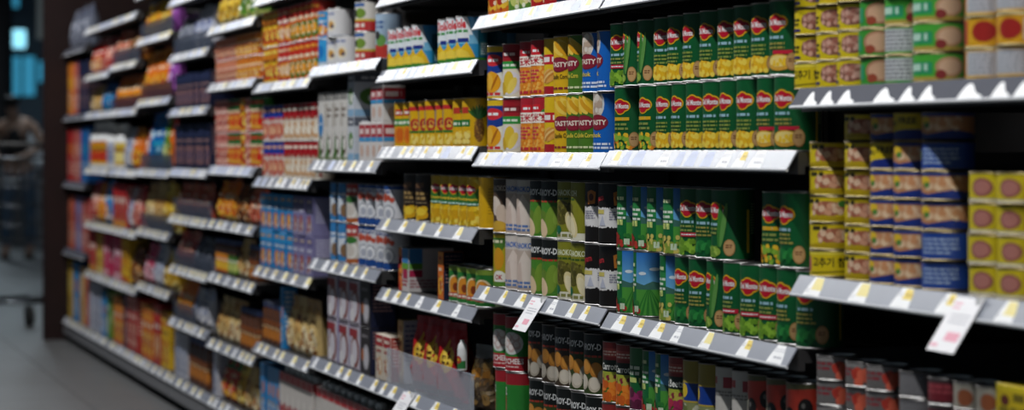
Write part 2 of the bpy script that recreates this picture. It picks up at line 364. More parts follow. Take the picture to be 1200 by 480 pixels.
    if kind == 'beetgreen':
        a = A('#12602f').rect(-Wd / 2, 80, Wd / 2, hh, '#35743f').bars(-20, 72, 20, 2, 6, '#dfead6', 1.7).bars(-18, 48, 18, 1, 9, '#c9d67a')
        return a.dots(-40, 0, 40, 30, 26, 11, ['#7c1f4c', '#9a2d63', '#5f1a3a'], 6)
    if kind == 'cow':
        a = A('#8a8f5c').rect(-Wd / 2, 76, Wd / 2, hh, '#9a8a34').rect(-26, 40, 34, 76, '#b9a13c').rect(-22, 43, 30, 73, '#123a8c').ell(-18, 60, 10, 12, '#e2c22a').dots(-40, 4, 40, 34, 22, 7, ['#c9c9b0', '#4a4a38', '#6e7a3a'], 5)
        return a.bars(-26, 10, 26, 1, 8, '#e0dfc8')
    if kind == 'palewhite':
        return A('#c9c5bd').rect(-40, 84, -10, 96, '#b8323c').rect(6, 78, 44, 96, '#a83a44').bars(-36, 70, 40, 2, 3, '#8f8a84').ell(0, 16, 9, 12, '#2a2020').ell(34, 40, 16, 10, '#8a8f7c').bars(-30, 34, 20, 2, 4, '#9a958f')
    if kind == 'olive':
        a = A('#cfc5bd').rect(-Wd / 2, 92, Wd / 2, hh, '#5a5a3a').poly([(-44, 100), (10, 30), (48, 0), (56, 105)], '#c8402e').poly([(-44, 105), (-10, 60), (-44, 50)], '#b5b09a')
        for x, y in ((-8, 60), (22, 74), (48, 56)): a.ell(x, y, 12, 15, '#1b1614').ell(x - 3, y + 4, 3, 4, '#6d6a66')
        return a.bars(-30, 30, 24, 2, 7, '#3a4a8a', 1.7)
    if kind == 'peach':
        a = A('#f4f0e0').rect(-Wd / 2, 100, Wd / 2, hh, '#e8c220').rect(-Wd / 2, 58, Wd / 2, 100, '#1c3f94').ell(4, 82, 26, 13, '#d8303a'); a.bars(-14, 79, 24, 1, 6, '#ffffff').poly([(-30, 58), (0, 70), (34, 58), (0, 50)], '#1c3f94')
        a.ell(0, 34, 26, 24, '#f0a81e').ell(-6, 36, 12, 18, '#f6bd3c').ell(10, 34, 3, 20, '#b96a14', 12, -.5)
        return a.bars(-26, 6, 28, 1, 6, '#d8303a').rect(-Wd / 2, 0, Wd / 2, 4, '#e8c220')
    if kind == 'cuts':
        a = A('#efe7cf').rect(-Wd / 2, 76, Wd / 2, hh, '#a81f2a').rect(-18, 84, 30, 98, '#8a1420').bars(-14, 88, 26, 1, 6, '#f3e6e0').rect(-Wd / 2, 60, Wd / 2, 76, '#2c9a3c').bars(-22, 65, 26, 1, 5, '#e8f4e0')
        return a.ell(4, 30, 30, 26, '#e9e4ea').ell(0, 32, 15, 24, '#e8c63a', 16, -.3).ell(12, 24, 9, 20, '#f2d860', 16, -.5).ell(-14, 18, 8, 14, '#d9b02c', 14, .3)
    if kind == 'zhcorn':
        a = A('#e98a22').dots(-50, 4, 50, 66, 150, 3.6, ['#f4a93a', '#f0982a', '#f8bd58'], 3).rect(-Wd / 2, 80, Wd / 2, hh, '#b52532').rect(-14, 80, 16, 98, '#d8232e').bars(-9, 88, 12, 1, 5, '#ffffff').ell(28, 76, 12, 13, '#3a8a3c').poly([(-26, 60), (30, 60), (34, 82), (-26, 82)], '#fdf6ea')
        a.text('玉米粒', 3, 71, 52, '#c01f2e', h=17, bold=.03)
        return a.bars(-24, 48, 14, 4, 4, '#d8404a', 1.7).bars(-26, 4, 20, 1, 6, '#c8303a')
    if kind == 'babycorn':
        a = A('#e8c21e').rect(-Wd / 2, 0, Wd / 2, 16, '#b0202c').rect(-30, 60, 30, 80, '#c8202e').bars(-22, 65, 24, 1, 10, '#f8eee8')
        for i in range(5): a.ell(-16 + 8 * i, 38 - i, 26, 5, ['#e9b565', '#d8963c', '#f0c67c', '#c98430', '#e2a650'][i], 14, .5)
        return a
    if kind[:5] == 'tasty':
        base = {'y': '#e6b61c', 'g': '#4f7d22', 'b': '#1466c2'}[kind[-1]]
        a = A(base)
        if kind[-1] == 'b': a.ell(-6, 92, 24, 30, '#d8dbe0').ell(-6, 92, 20, 26, '#b9a898').dots(-22, 72, 10, 108, 26, 6, ['#d8c6b4', '#c2a994', '#e6dccf'], 4)
        else:
            for i in range(7): a.ell(-24 + i * 8, 88 + (i % 2) * 6, 24, 7, ['#f2c12e', '#e0a11c', '#f7d257'][i % 3], 14, -.6)
            a.ell(40, 86, 5, 26, '#dfe3da', 16, .1)
        a.ell(0, 57, 26, 15, '#7d1a2c').ell(0, 57, 24, 13, '#8f2034').text('TASTY', 0, 57, 44, '#f6e8d8', h=10, bold=.03)
        if kind[-1] == 'b': a.text('chok', -4, 33, 30, '#f2d23a', h=9).bars(-26, 14, 34, 2, 4, '#e6eefc')
        else: a.text('Candle Corn', 0, 33, 46, '#3a2a10' if kind[-1] == 'y' else '#f2d84a', h=9).bars(-24, 8, 36, 1, 4, '#8f2034' if kind[-1] == 'y' else '#dfe6b0')
        return a
    if kind in ('chao', 'chaodark'):
        a = A('#cbb7a8' if kind == 'chao' else '#5a4638'); nm = '#1f63b8' if kind == 'chao' else '#cbbba8'
        a.rect(-Wd / 2, 84, Wd / 2, hh, '#d8cfc6' if kind == 'chao' else '#4a3a30').text('CHAOKOH', 0, 94, 60, nm, h=12, bold=.03)
        if kind == 'chao': a.poly([(-34, 6), (34, 6), (30, 50), (4, 84), (-14, 60)], '#e8d8cc').poly([(-30, 6), (0, 6), (-6, 60), (-26, 50)], '#dcc6b8').bars(-28, 14, 30, 2, 5, '#5f7fb8', 1.6)
        else: a.ell(-10, 56, 18, 22, '#e6d6c6', 16, .5).ell(12, 36, 18, 24, '#d8c2ae', 16, .4).rect(-Wd / 2, 0, Wd / 2, 18, '#c9982c').ell(0, 14, 22, 10, '#d8ac3a')
        return a
    if kind in ('jackgreen', 'longan', 'longanbrown'):
        a = A('#4c8a2a' if kind == 'jackgreen' else ('#3a4a1e' if kind == 'longan' else '#4a3a2a')).rect(-Wd / 2, 74, Wd / 2, hh, '#141614')
        a.text('AROY-D', -4, 90, 50, '#f0f0ee', h=13, bold=.03).bars(24, 86, 44, 1, 3, '#c8c8c4').bars(-24, 70, 24, 1, 4, '#b8402c')
        if kind == 'jackgreen': a.ell(-12, 30, 18, 26, '#6a8a2c', 16, .5).ell(8, 34, 15, 30, '#7c9c34', 16, -.2).ell(-16, 18, 14, 20, '#ecd0a8', 16, .5).ell(24, 44, 10, 20, '#8aa83e', 12, -.4)
        else:
            for x, y, c in ((-14, 52, 0), (10, 46, 0), (-22, 22, 1), (6, 18, 1), (28, 34, 1)): a.ell(x, y, 14, 15, ['#b9782c', '#c9bda8'][c]).ell(x + 1, y + 2, 11, 12, ['#d08e3a', '#ddd2c0'][c])
        return a
    if kind == 'jackolive':
        a = A('#8a8a24').text('CHAOKOH', 0, 92, 58, '#e8ecc8', h=12, bold=.03).bars(-28, 78, 28, 1, 4, '#3a5a1a').ell(-10, 52, 26, 24, '#5f5a1e').dots(-30, 34, 16, 70, 40, 3, ['#7a7430', '#4c4818'], 3)
        return a.rect(-Wd / 2, 0, Wd / 2, 14, '#e6e2cc').ell(16, 30, 13, 26, '#ead9a0', 16, .4).ell(15, 28, 9, 20, '#f2e6bc', 16, .4).bars(-28, 4, 20, 1, 6, '#8a8a4a').ell(-20, 18, 10, 9, '#1a6a4a').rect(50, 4, 84, 80, '#e0ddd0').bars(53, 72, 80, 10, 2, '#6a6a60', 2.6)
    if kind == 'ayam':
        a = A('#17120f').rect(-Wd / 2, 32, Wd / 2, 66, '#ebe8e6').dots(-Wd / 2, 31, Wd / 2, 33, 90, 2.6, ['#ebe8e6'], 2).dots(-Wd / 2, 65, Wd / 2, 67, 90, 2.6, ['#ebe8e6'], 4)
        a.text('Ayam', -18, 84, 34, '#c03038', h=16, bold=.02, rot=.15).poly([(22, 72), (40, 74), (42, 96), (31, 100), (20, 96)], '#c87a2c').ell(31, 86, 6, 7, '#5a2a14').rect(-34, 56, 0, 64, '#d8c86a')
        return a.ell(60, 50, 12, 10, '#b5541c').poly([(58, 56), (62, 56), (60, 70)], '#b5541c').bars(12, 58, 42, 4, 2.4, '#9a98a8').poly([(-14, 34), (-4, 54), (4, 34)], '#c6c9d8').rect(84, 4, 104, 28, '#d8d5d2').bars(86, 20, 102, 1, 10, '#222222')
    if kind == 'yellowgreen':
        return A('#b7a81c').poly([(-36, 105), (10, 70), (36, 105)], '#4f7f2a').ell(4, 60, 16, 24, '#d89a1c').ell(6, 20, 20, 14, '#f0eee0').text('OK', 6, 20, 22, '#b02028', h=11, bold=.03).rect(-Wd / 2, 0, Wd / 2, 10, '#5a8a2a').bars(-26, 94, 20, 1, 6, '#f0ecc8')
    if kind == 'lychee':
        a = A('#2f8a34').rect(-Wd / 2, 90, Wd / 2, hh, '#a8222c').rect(-Wd / 2, 0, Wd / 2, 30, '#b5202c').text('LYCHEES', 0, 20, 58, '#f4eee8', h=12, bold=.03).bars(-20, 7, 22, 1, 3, '#e8c8c0').rect(-46, 74, -30, 92, '#d02432')
        a.ell(0, 58, 28, 24, '#e6e8e2')
        for x, y in ((-12, 56), (2, 62), (14, 54), (0, 48), (-6, 70), (12, 70)): a.ell(x, y, 9, 9, '#d9c0b8').ell(x - 1, y + 2, 6, 6, '#efe6e2')
        return a
    if kind == 'lychee12':
        a = A('#2f8a34').rect(-Wd / 2, 90, Wd / 2, hh, '#a8222c').text('12', -30, 76, 20, '#f0e4dc', h=17, bold=.03).ell(-30, 36, 8, 32, '#b5322c', 14, -.1)
        return a.rect(14, 4, 50, 26, '#e8e6e0').bars(17, 18, 47, 2, 6, '#2a2a2a', 1.5)
    if kind == 'dole':
        a = A('#2f9bd0').rect(-Wd / 2, 40, Wd / 2, hh, '#7fc4e2', '#2c8fcb').poly([(-36, 105), (-30, 60), (34, 60), (20, 105)], '#eef2f4').text('Dole', -2, 86, 40, '#d8202e', h=22, bold=.04)
        a.bars(-26, 66, 26, 1, 6, '#3f9a4a').rect(-26, 48, 26, 60, '#eef2f4').rect(-8, 44, 24, 53, '#23378c').poly([(-40, 8), (40, 8), (32, 26), (20, 44), (4, 30), (-10, 46), (-26, 32)], '#f4c418').poly([(-30, 8), (30, 8), (22, 22), (0, 30), (-20, 24)], '#fbd84a')
        return a.rect(-Wd / 2, 0, Wd / 2, 9, '#3c8a2e').rect(46, 10, 100, 80, '#1f6f86').rect(52, 14, 92, 44, '#6aa0a0').bars(54, 38, 90, 5, 3, '#d8e8e8')
    if kind in ('pine', 'pinecherry', 'papaya', 'plainyellow'):
        a = A('#e2b010')
        if kind == 'papaya': a.rect(-Wd / 2, 50, Wd / 2, 68, '#2f8a34').bars(-24, 55, 24, 1, 7, '#e8f0d8').ell(0, 28, 22, 22, '#e88a1c').ell(4, 28, 14, 16, '#d86a1a').rect(-16, 76, 18, 92, '#c23a2a').bars(-12, 80, 14, 1, 6, '#f8eadc')
        elif kind == 'pinecherry': a.rect(-32, 48, -20, 96, '#1f4fa0').rect(-30, 86, 20, 96, '#cf2c30').ell(4, 52, 17, 15, '#c8402a').ell(4, 52, 11, 9, '#e0b84a').dots(-10, 40, 20, 60, 8, 4, ['#b02a2a'], 3).rect(-20, 32, 30, 37, '#2e7a2e').dots(-16, 8, 24, 28, 14, 6, ['#f3d24a', '#f8e07a'], 4)
        elif kind == 'pine':
            a.rect(-34, 44, 0, 60, '#2b7a35').bars(-30, 48, -4, 1, 6, '#e8f0d8').rect(-30, 74, -4, 88, '#c23a2a').ell(22, 36, 12, 27, '#8a5a1c').dots(12, 14, 32, 60, 40, 2.4, ['#b3842c', '#6a4414'], 3)
            for i in range(9): a.ell(22 + (i - 4) * 4, 72 + 6 * (1 - abs(i - 4) / 4), 3, 16, ['#2f6a2c', '#3f8236'][i % 2], 10, -(i - 4) * .22)
            a.dots(-30, 8, -2, 34, 12, 6, ['#f3d24a', '#f8e07a'], 4)
        else: a.rect(20, 10, 70, 92, '#d8a80e').bars(24, 84, 66, 9, 2.4, '#b0860c', 2.8)
        return a
    if kind == 'dmpine':
        a = A('#d8b010').rect(-Wd / 2, 52, Wd / 2, 84, '#3a7a2a'); emblem(a, 0, 82, 38)
        a.text('Pineapple', 0, 60, 44, '#f6d23a', h=8).rect(-Wd / 2, 46, Wd / 2, 53, '#1f7a5a').bars(-24, 48, 28, 1, 3.4, '#cfe8d8')
        return a.dots(-34, 2, 36, 42, 40, 7, ['#f4cf2c', '#eec01c', '#fae05c', '#d8a514'], 3).poly([(10, 105), (40, 105), (34, 84)], '#e8cf4a')
    if kind == 'chocpine':
        return A('#2c1c12').bars(-22, 80, 20, 1, 12, '#6a4a30').bars(-24, 62, 24, 2, 7, '#a88a54', 1.6).bars(-20, 42, 22, 1, 3, '#8a7a5a').dots(-22, 8, 22, 32, 10, 9, ['#f0c21c', '#e0a814'], 6).ell(0, 22, 18, 10, '#f4d03a')
    if kind == 'apricot':
        a = A('#2f7f34').rect(-Wd / 2, hh * .86, Wd / 2, hh, '#8aa83c').ell(4, hh * .42, 26, hh * .32, '#f0dcae').ell(4, hh * .42, 20, hh * .27, '#e8952c').ell(6, hh * .40, 8, hh * .12, '#8a3a14')
        return a.rect(-34, hh * .12, 34, hh * .24, '#c23a22').bars(-30, hh * .15, 28, 1, hh * .06, '#f8e8d8').rect(36, 0, 60, hh, '#cfe0b0')
    if kind == 'peartin':
        return A('#cf4a24').rect(-30, 70, 30, 92, '#2b4a8a').dots(-30, 6, 30, 60, 18, 9, ['#f0b03a', '#e8842a', '#c8402a'], 3)
    if kind in ('milkwhite', 'milkblue', 'milkred', 'milktall'):
        c = {'milkwhite': '#e6e4e4', 'milkblue': '#3aa0dc', 'milkred': '#e8e2d8', 'milktall': '#b8cfe4'}[kind]; a = A(c)
        if kind == 'milkwhite': a.bars(-24, hh * .78, 20, 1, hh * .1, '#8a94b8').ell(4, hh * .42, 18, hh * .22, '#f3ead0').ell(4, hh * .42, 11, hh * .14, '#d8a04a').ell(10, hh * .36, 6, hh * .07, '#4a3a5a').rect(-Wd / 2, 0, Wd / 2, hh * .06, '#b8bcc8')
        elif kind == 'milkblue': a.rect(-Wd / 2, 0, Wd / 2, hh * .16, '#c8d8e4').ell(-4, hh * .55, 18, hh * .26, '#1c7ac4').rect(30, 0, 70, hh, '#dfe4ea')
        elif kind == 'milkred': a.rect(-Wd / 2, 0, Wd / 2, hh * .34, '#c82c2c').rect(-Wd / 2, hh * .34, Wd / 2, hh * .42, '#d8c04a').ell(6, hh * .62, 18, hh * .18, '#7a9a3a').ell(-14, hh * .62, 8, hh * .14, '#2a2a2a').bars(-24, hh * .12, 24, 1, hh * .14, '#f6e6da').rect(-30, hh * .86, 20, hh * .97, '#3a6ab0')
        else: a.rect(-Wd / 2, 0, Wd / 2, hh * .3, '#c23a30').ell(4, hh * .4, 18, hh * .14, '#6a9a4a').ell(-8, hh * .52, 12, hh * .1, '#3a3a3a').bars(-24, hh * .78, 22, 2, hh * .06, '#5a7ab0')
        return a
    if kind in ('cocowhite', 'cocoblue', 'cocored'):
        if kind == 'cocowhite': return A('#e4e4e8').rect(-Wd / 2, 0, Wd / 2, 18, '#1f4c94').rect(-Wd / 2, 95, Wd / 2, hh, '#1f4c94').ell(4, 36, 19, 20, '#3a4a6a').ell(4, 36, 17, 18, '#f2f2f4').ell(4, 34, 9, 11, '#b9bcc8').dots(-14, 58, 22, 80, 6, 7, ['#d86a4a', '#c8503a'], 3).bars(-24, 86, 20, 1, 6, '#5a6a9a')
        if kind == 'cocoblue': return A('#3a86c4').rect(-40, 20, 10, 60, '#dfe6ee').bars(-26, 70, 22, 2, 7, '#e8eef4').ell(10, 30, 16, 18, '#8a6a4a').rect(14, 0, 60, hh, '#26405a').bars(18, 88, 54, 8, 3, '#8aa0b8', 2.6)
        return A('#d8cfc0').rect(-Wd / 2, 72, Wd / 2, hh, '#b83a34').bars(-22, 82, 22, 1, 9, '#f2e0d8').ell(0, 34, 24, 24, '#f0ece4').ell(-2, 34, 17, 18, '#d8cfc4').ell(0, 62, 22, 10, '#3c7a34').rect(-Wd / 2, 0, Wd / 2, 12, '#b5602c')
    if kind[:4] == 'tuna':
        k = kind[4:]; q = hh / 34.0
        if k == 'Y': return A('#dcc414').ell(6, 18 * q, 24, 13 * q, '#8a5a4a').dots(-12, 9 * q, 24, 27 * q, 30, 4, ['#c08a78', '#a86a5a', '#d8a896'], 3).ell(34, 20 * q, 10, 8 * q, '#3f7a34').bars(-44, 18 * q, -18, 2, 4, '#3a3410', 1.7).rect(-50, 3 * q, -20, 7 * q, '#3a2a6a')
        if k == 'K': return A('#dcc414').rect(-Wd / 2, 30 * q, Wd / 2, hh, '#f0de4a').text('고추기 참', 0, 19 * q, 56, '#2a2010', h=14 * q, bold=.02).ell(-40, 16 * q, 7, 12 * q, '#c86a6a').poly([(-34, 4 * q), (40, 8 * q), (40, 6 * q), (-34, 2 * q)], '#8a7a10').rect(44, 20 * q, 70, 28 * q, '#3a3a6a')
        if k == 'S': return A('#dcc414').ell(4, 18 * q, 30, 11 * q, '#a8644a').dots(-20, 11 * q, 28, 25 * q, 26, 5, ['#d8a080', '#c07a5c', '#e8c4a4'], 5).bars(-36, 26 * q, -6, 1, 6, '#3a3414').ell(30, 25 * q, 8, 5 * q, '#3f7a34').poly([(-60, 4 * q), (0, 9 * q), (60, 4 * q), (60, 2 * q), (-60, 2 * q)], '#b89c10')
        if k == 'B': return A('#c88a5c').rect(-Wd / 2, 0, Wd / 2, 12 * q, '#1c3484').poly([(-60, 12 * q), (-20, 6 * q), (20, 12 * q), (60, 6 * q), (100, 12 * q)], '#c88a5c').rect(-Wd / 2, 30 * q, Wd / 2, hh, '#24408c').ell(2, 20 * q, 24, 9 * q, '#e0b48c').dots(-30, 14 * q, 30, 27 * q, 20, 5, ['#f0cfa8', '#d89a6a'], 4).ell(-26, 24 * q, 10, 6 * q, '#e8c22c').ell(-22, 18 * q, 6, 4 * q, '#5a8a3a')
        if k == 'N': return A('#24489c').bars(-30, 24 * q, 30, 4, 3, '#a8bcd8', 2).ell(-50, 18 * q, 14, 10 * q, '#7a9a7a')
        if k == 'BY': return A('#e0c414').ell(10, -2, 60, 15 * q, '#1c2c7c').text('FREE', 0, 25 * q, 30, '#2a2410', h=9 * q, bold=.03).bars(-46, 18 * q, -18, 1, 7, '#3a3414')
        if k == 'G': return A('#4cb03a').rect(-Wd / 2, 0, Wd / 2, 5 * q, '#b9a24a').rect(-40, 9 * q, 8, 24 * q, '#2c9a6a').bars(-36, 13 * q, 4, 1, 9 * q, '#bfe4d0').ell(34, 18 * q, 22, 13 * q, '#c99a76').ell(34, 18 * q, 17, 10 * q, '#dcb898').ell(20, 8 * q, 8, 6 * q, '#8a2c2c')
        if k == 'T': return A('#3c9a34').ell(8, 18 * q, 26, 15 * q, '#b87f62').ell(8, 18 * q, 21, 12 * q, '#d8ab8a').ell(-6, 8 * q, 9, 6 * q, '#a04a34').rect(-60, 6 * q, -22, 26 * q, '#2c9a6a')
        if k == 'W': return A('#3c9a34').rect(-40, 3 * q, 44, 32 * q, '#d4d6d8').bars(-36, 27 * q, 40, 5, 2.6, '#686c72', 2.2)
        if k == 'R': return A('#e0a820').rect(-50, 2 * q, -30, 32 * q, '#c0302a').ell(-2, 18 * q, 18, 13 * q, '#a82a24').rect(18, 4 * q, 44, 30 * q, '#d8dade').bars(20, 25 * q, 42, 4, 2.4, '#7c8084', 2.2)
        if k == 'RW': return A('#d8a820').rect(-54, 2 * q, -36, 32 * q, '#b8302a').rect(-32, 3 * q, 70, 32 * q, '#d6d8de').bars(-28, 27 * q, 66, 5, 2.6, '#787c84', 2.2)
        if k == 'P': return A('#d6c21e').ell(-4, 17 * q, 17, 12 * q, '#9a5a52').ell(-4, 17 * q, 13, 9 * q, '#b87a70').bars(30, 26 * q, 60, 3, 4, '#8a7a1a', 1.8).rect(-Wd / 2, 0, Wd / 2, 2.5 * q, '#c9c9c0').bars(26, 6 * q, 58, 1, 3, '#6a5a10')
        if k == 'C': return A('#6a6664').rect(-Wd / 2, 28 * q, Wd / 2, hh, '#8a8684').bars(-34, 22 * q, 2, 2, 4, '#8a3038', 1.8).dots(4, 5 * q, 30, 22 * q, 9, 7, ['#c84a34', '#b5382a', '#d8644a'], 3)
        if k == 'D': return A('#6c6a6c').bars(-60, 26 * q, 70, 6, 1.8, '#8c8a8c', 2.3)
        if k == 'M': return A('#4a3a3c').rect(-40, 3 * q, 30, 29 * q, '#7a242e').bars(-36, 22 * q, 24, 2, 4, '#a84850')
        if k == 'V': return A('#b0aa9c').ell(-6, 15 * q, 13, 12 * q, '#a8603c').bars(14, 24 * q, 50, 4, 3, '#b8b4a8', 1.8).ell(60, 12 * q, 14, 10 * q, '#7a5a3a')
    # goods far down the aisle: colour fields read from the photograph
    pal, sd = kind.split('|'); P = PAL[pal]; q = random.Random(sd)
    a = A(P[0]).rect(-Wd / 2, hh * .64, Wd / 2, hh, P[1]).ell(q.uniform(-6, 6), hh * .30, 22, hh * .22, P[2]).ell(q.uniform(-6, 8), hh * .30, 13, hh * .14, P[3])
    return a.dots(-30, hh * .06, 30, hh * .5, 12, 5, [P[3], P[4], P[2]], sd).bars(-24, hh * .58, 24, 1, hh * .09, P[4]).bars(-20, hh * .82, 22, 1, hh * .08, P[3])
PAL = dict(
    orange=('#e0701c', '#e8942a', '#f3c23a', '#b83018', '#f6e2c0'), red=('#b81c20', '#c82a24', '#e8a03a', '#e8c8a0', '#f6e8d8'), orangegreen=('#d8661c', '#c8301e', '#3a7a2c', '#f0a83a', '#f6e2c0'), yellow=('#e8b81c', '#d8821c', '#c8301e', '#f6e060', '#7a3a14'),
    bluewhite=('#ddd0c6', '#1a3aa0', '#c85a4a', '#e8b08a', '#c83a34'), redwhite=('#dccfbc', '#b01420', '#d8a878', '#f3ead8', '#a83a30'), redgreen=('#c8482c', '#2f6a2c', '#e8b03a', '#d8281c', '#f0d8b0'), salmon=('#c85a40', '#d87858', '#8a2a1c', '#e8a880', '#f3d8c0'), redpink=('#b83a34', '#d89084', '#e8b098', '#a82420', '#f0d0c0'),
    navy=('#141c3c', '#18244c', '#b07a72', '#2a3560', '#a07a78'), blue=('#1f86c8', '#2a9ad8', '#e8822a', '#f0b03a', '#e8f0f4'), purple=('#8a84b0', '#6a6494', '#a84a4a', '#d8c0a8', '#e0dcec'), brown=('#6a3a1c', '#8a4a20', '#c87a2c', '#3a1c10', '#d8b080'), cream=('#d8b878', '#c89a58', '#e8d8b0', '#a86a34', '#7a4a24'),
    white=('#c8c8d0', '#a8b0c8', '#8a94b0', '#e8e4e0', '#5a6490'), gold=('#d8a82c', '#e8c850', '#f3e08a', '#8a5a14', '#6a3a10'), green=('#5a8a2c', '#3a6a24', '#c8d070', '#e8e0a0', '#f0f0d8'), pink=('#c8305a', '#d85a7a', '#f0c0c8', '#7a1430', '#f6e0e6'), grey=('#6a6e7c', '#585c6c', '#9a9ca8', '#44485a', '#b8bcc8'), violet=('#b060c0', '#8a3aa8', '#e0b0e8', '#5a1a74', '#f0e0f4'), teal=('#1460a8', '#1a74b8', '#28a0c0', '#0c3a74', '#d0e8f0'))

# ------------------------------------------------------------------ packaging: shapes
_body, _lab = {}, {}
def can_meshes(kind, r, h):
    if (r, h) not in _body:
        e = .0013
        prof = [(r - .004, .0015), (r - .002, 0), (r, 0), (r + .0006, .0012), (r, .0022), (r - .0007, .0026), (r - .0007, h - .0026), (r, h - .0022), (r + .0006, h - .0016), (r, h - .0003), (r - .0015, h - .0003), (r - .002, h - .004)]
        lid = [(r - .002, h - .006), (r - .002, h - .0042), (r - .006, h - .0042), (r - .007, h - .0048), (r - .014, h - .0048), (r - .015, h - .0042), (.004, h - .0042)]
        tm_ = 'tin_gold' if .039 < h < .05 else 'tin'; _body[(r, h)] = (lathe('tin_body', prof, tm_), lathe('lid', lid, tm_))
    if (kind, r, h) not in _lab:
        a = can_art(kind, r, h); W2 = math.pi * r * 1000
        def mp(u, v, L):
            f = u / (r * 1000); R2 = r - .0004 + L * LAY; return (R2 * math.sin(f), -R2 * math.cos(f), .0026 + v / 1000), (math.sin(f), -math.cos(f), 0)
        _lab[(kind, r, h)] = art_mesh('paper_label', [(a, [-W2 + 2 * W2 * i / 44 for i in range(1, 44)], (), mp)], 'paper', smooth=True)
    return _body[(r, h)] + (_lab[(kind, r, h)],)
REG = []
def reg(o, look, cat, group, b, k, row, note=''): o['category'] = cat; o['group'] = group; REG.append((o, look, b, k, row, note))
def put_can(kind, look, X, yc, z, r, h, rot, b, k, row, name='tin_can', group=None, note=''):
    body, lid, lab = can_meshes(kind, r, h)
    o = obj(name, None, None, (X, yc, z), (0, 0, rot)); obj('tin_body', body, o); obj('lid', lid, o); obj('paper_label', lab, o)
    reg(o, look, 'can', group or (look.split(' with ')[0] + 's'), b, k, row, note); return o
def left_to_x(px, r, yc):                    # centre X of a can whose left outline is at pixel px
    kk = CT / (D + yc); return wx(XV + (px - XV) / (1 - r * kk), yc)
LOOK = {}
def run(b, k, row, items, r=.0365, h=.113, z0=None, gap=.005, name='tin_can', jit=10, rb=30, note=''):
    """a row of cans; items: (kind, look, left outline in px[, rotation])"""
    q = random.Random(b + str(k) + str(row) + note); z = (SH[b][k] if z0 is None else z0) + row * (h + .0002) + .0002
    L = []
    for it in items:
        yc = gap + r + q.uniform(0, .006); L.append([left_to_x(it[2], r, yc), yc, it])
    for _ in range(200):                     # packed goods do not run into each other
        mv = 0
        for i in range(len(L) - 1):
            d = L[i + 1][0] - L[i][0]; need = 2 * r + .0016
            if d < need: e = (need - d) / 2 + 1e-5; L[i][0] -= e; L[i + 1][0] += e; mv = 1
        if not mv: break
    for X, yc, it in L:
        rot = math.radians(it[3] if len(it) > 3 else rb + q.uniform(-jit, jit))
        put_can(it[0], it[1], X, yc, z, r, h, rot, b, k, row, name, note=note)
# --- cartons
_box = {}
def box_mesh(key, w, d, h, front, side, m='carton'):
    kk = (key, round(w, 4), round(d, 4), round(h, 4))
    if kk in _box: return _box[kk]
    W, Dp, Hh = w * 1000, d * 1000, h * 1000; e = .0012
    base = front.S[0][2] if not isinstance(front.S[0][2], list) else front.S[0][2][0]
    b = bmesh.new(); bmesh.ops.create_cube(b, size=1); bmesh.ops.scale(b, vec=(w, d, h), verts=b.verts[:]); bmesh.ops.translate(b, vec=(0, 0, h / 2), verts=b.verts[:])
    bmesh.ops.bevel(b, geom=b.edges[:], offset=e, segments=1, affect='EDGES'); b.verts.index_update()
    vs = [tuple(v.co) for v in b.verts]; fs = [tuple(v.index for v in f.verts) for f in b.faces]; cs = [base for f in b.faces for _ in f.verts]; b.free()
    f_ = (W - 2.6) / W
    parts = [(front, (), (), lambda u, v, L: ((u * f_ / 1000, -d / 2 - .0001 - L * LAY, .0013 + v / 1000 * (Hh - 2.6) / Hh), (0, -1, 0))),
             (side, (), (), lambda u, v, L: ((w / 2 + .0001 + L * LAY, u / 1000 * (Dp - 2.6) / Dp, .0013 + v / 1000 * (Hh - 2.6) / Hh), (1, 0, 0)))]
    _box[kk] = art_mesh('carton', parts, m, (vs, fs, cs, [])); return _box[kk]
def pal_face(pal, w, h, sd, style=0):
    P = PAL[pal]; W, Hh = w * 1000, h * 1000; q = random.Random(sd); a = Art(W, Hh, P[0])
    if style == 0: a.rect(-W / 2, Hh * .74, W / 2, Hh, P[1]).ell(q.uniform(-.1, .1) * W, Hh * .3, W * .34, Hh * .22, P[2]).ell(q.uniform(-.1, .1) * W, Hh * .3, W * .2, Hh * .13, P[3]).bars(-W * .36, Hh * .6, W * .36, 1, Hh * .07, P[4]).bars(-W * .3, Hh * .84, W * .34, 1, Hh * .07, P[3])
    elif style == 1: a.rect(-W * .5, 0, -W * .12, Hh, P[1]).ell(W * .15, Hh * .6, W * .2, Hh * .12, P[2]).bars(W * -.05, Hh * .3, W * .4, 3, Hh * .05, P[4])
    elif style == 2: a.ell(0, Hh * .55, W * .4, Hh * .3, P[1]).bars(-W * .35, Hh * .55, W * .35, 1, Hh * .14, P[4]).rect(-W / 2, 0, W / 2, Hh * .14, P[2])
    else: return a.bars(-W * .4, Hh * .9, W * .4, 8, Hh * .03, P[4], 2.6)
    a.dots(-W * .42, Hh * .08, W * .42, Hh * .5, 9, min(W, Hh) * .07, [P[3], P[2], P[4]], str(sd) + 'd')
    return a
def put_box(key, look, X, yf, z, w, d, h, front, side, b, k, row, rot=0, name='carton', cat='box', group=None, m='carton'):
    me = box_mesh(key, w, d, h, front, side, m); o = obj(name, me, None, (X, yf + d / 2, z + .0002), (0, 0, rot)); reg(o, look, cat, group or look + 's', b, k, row); return o
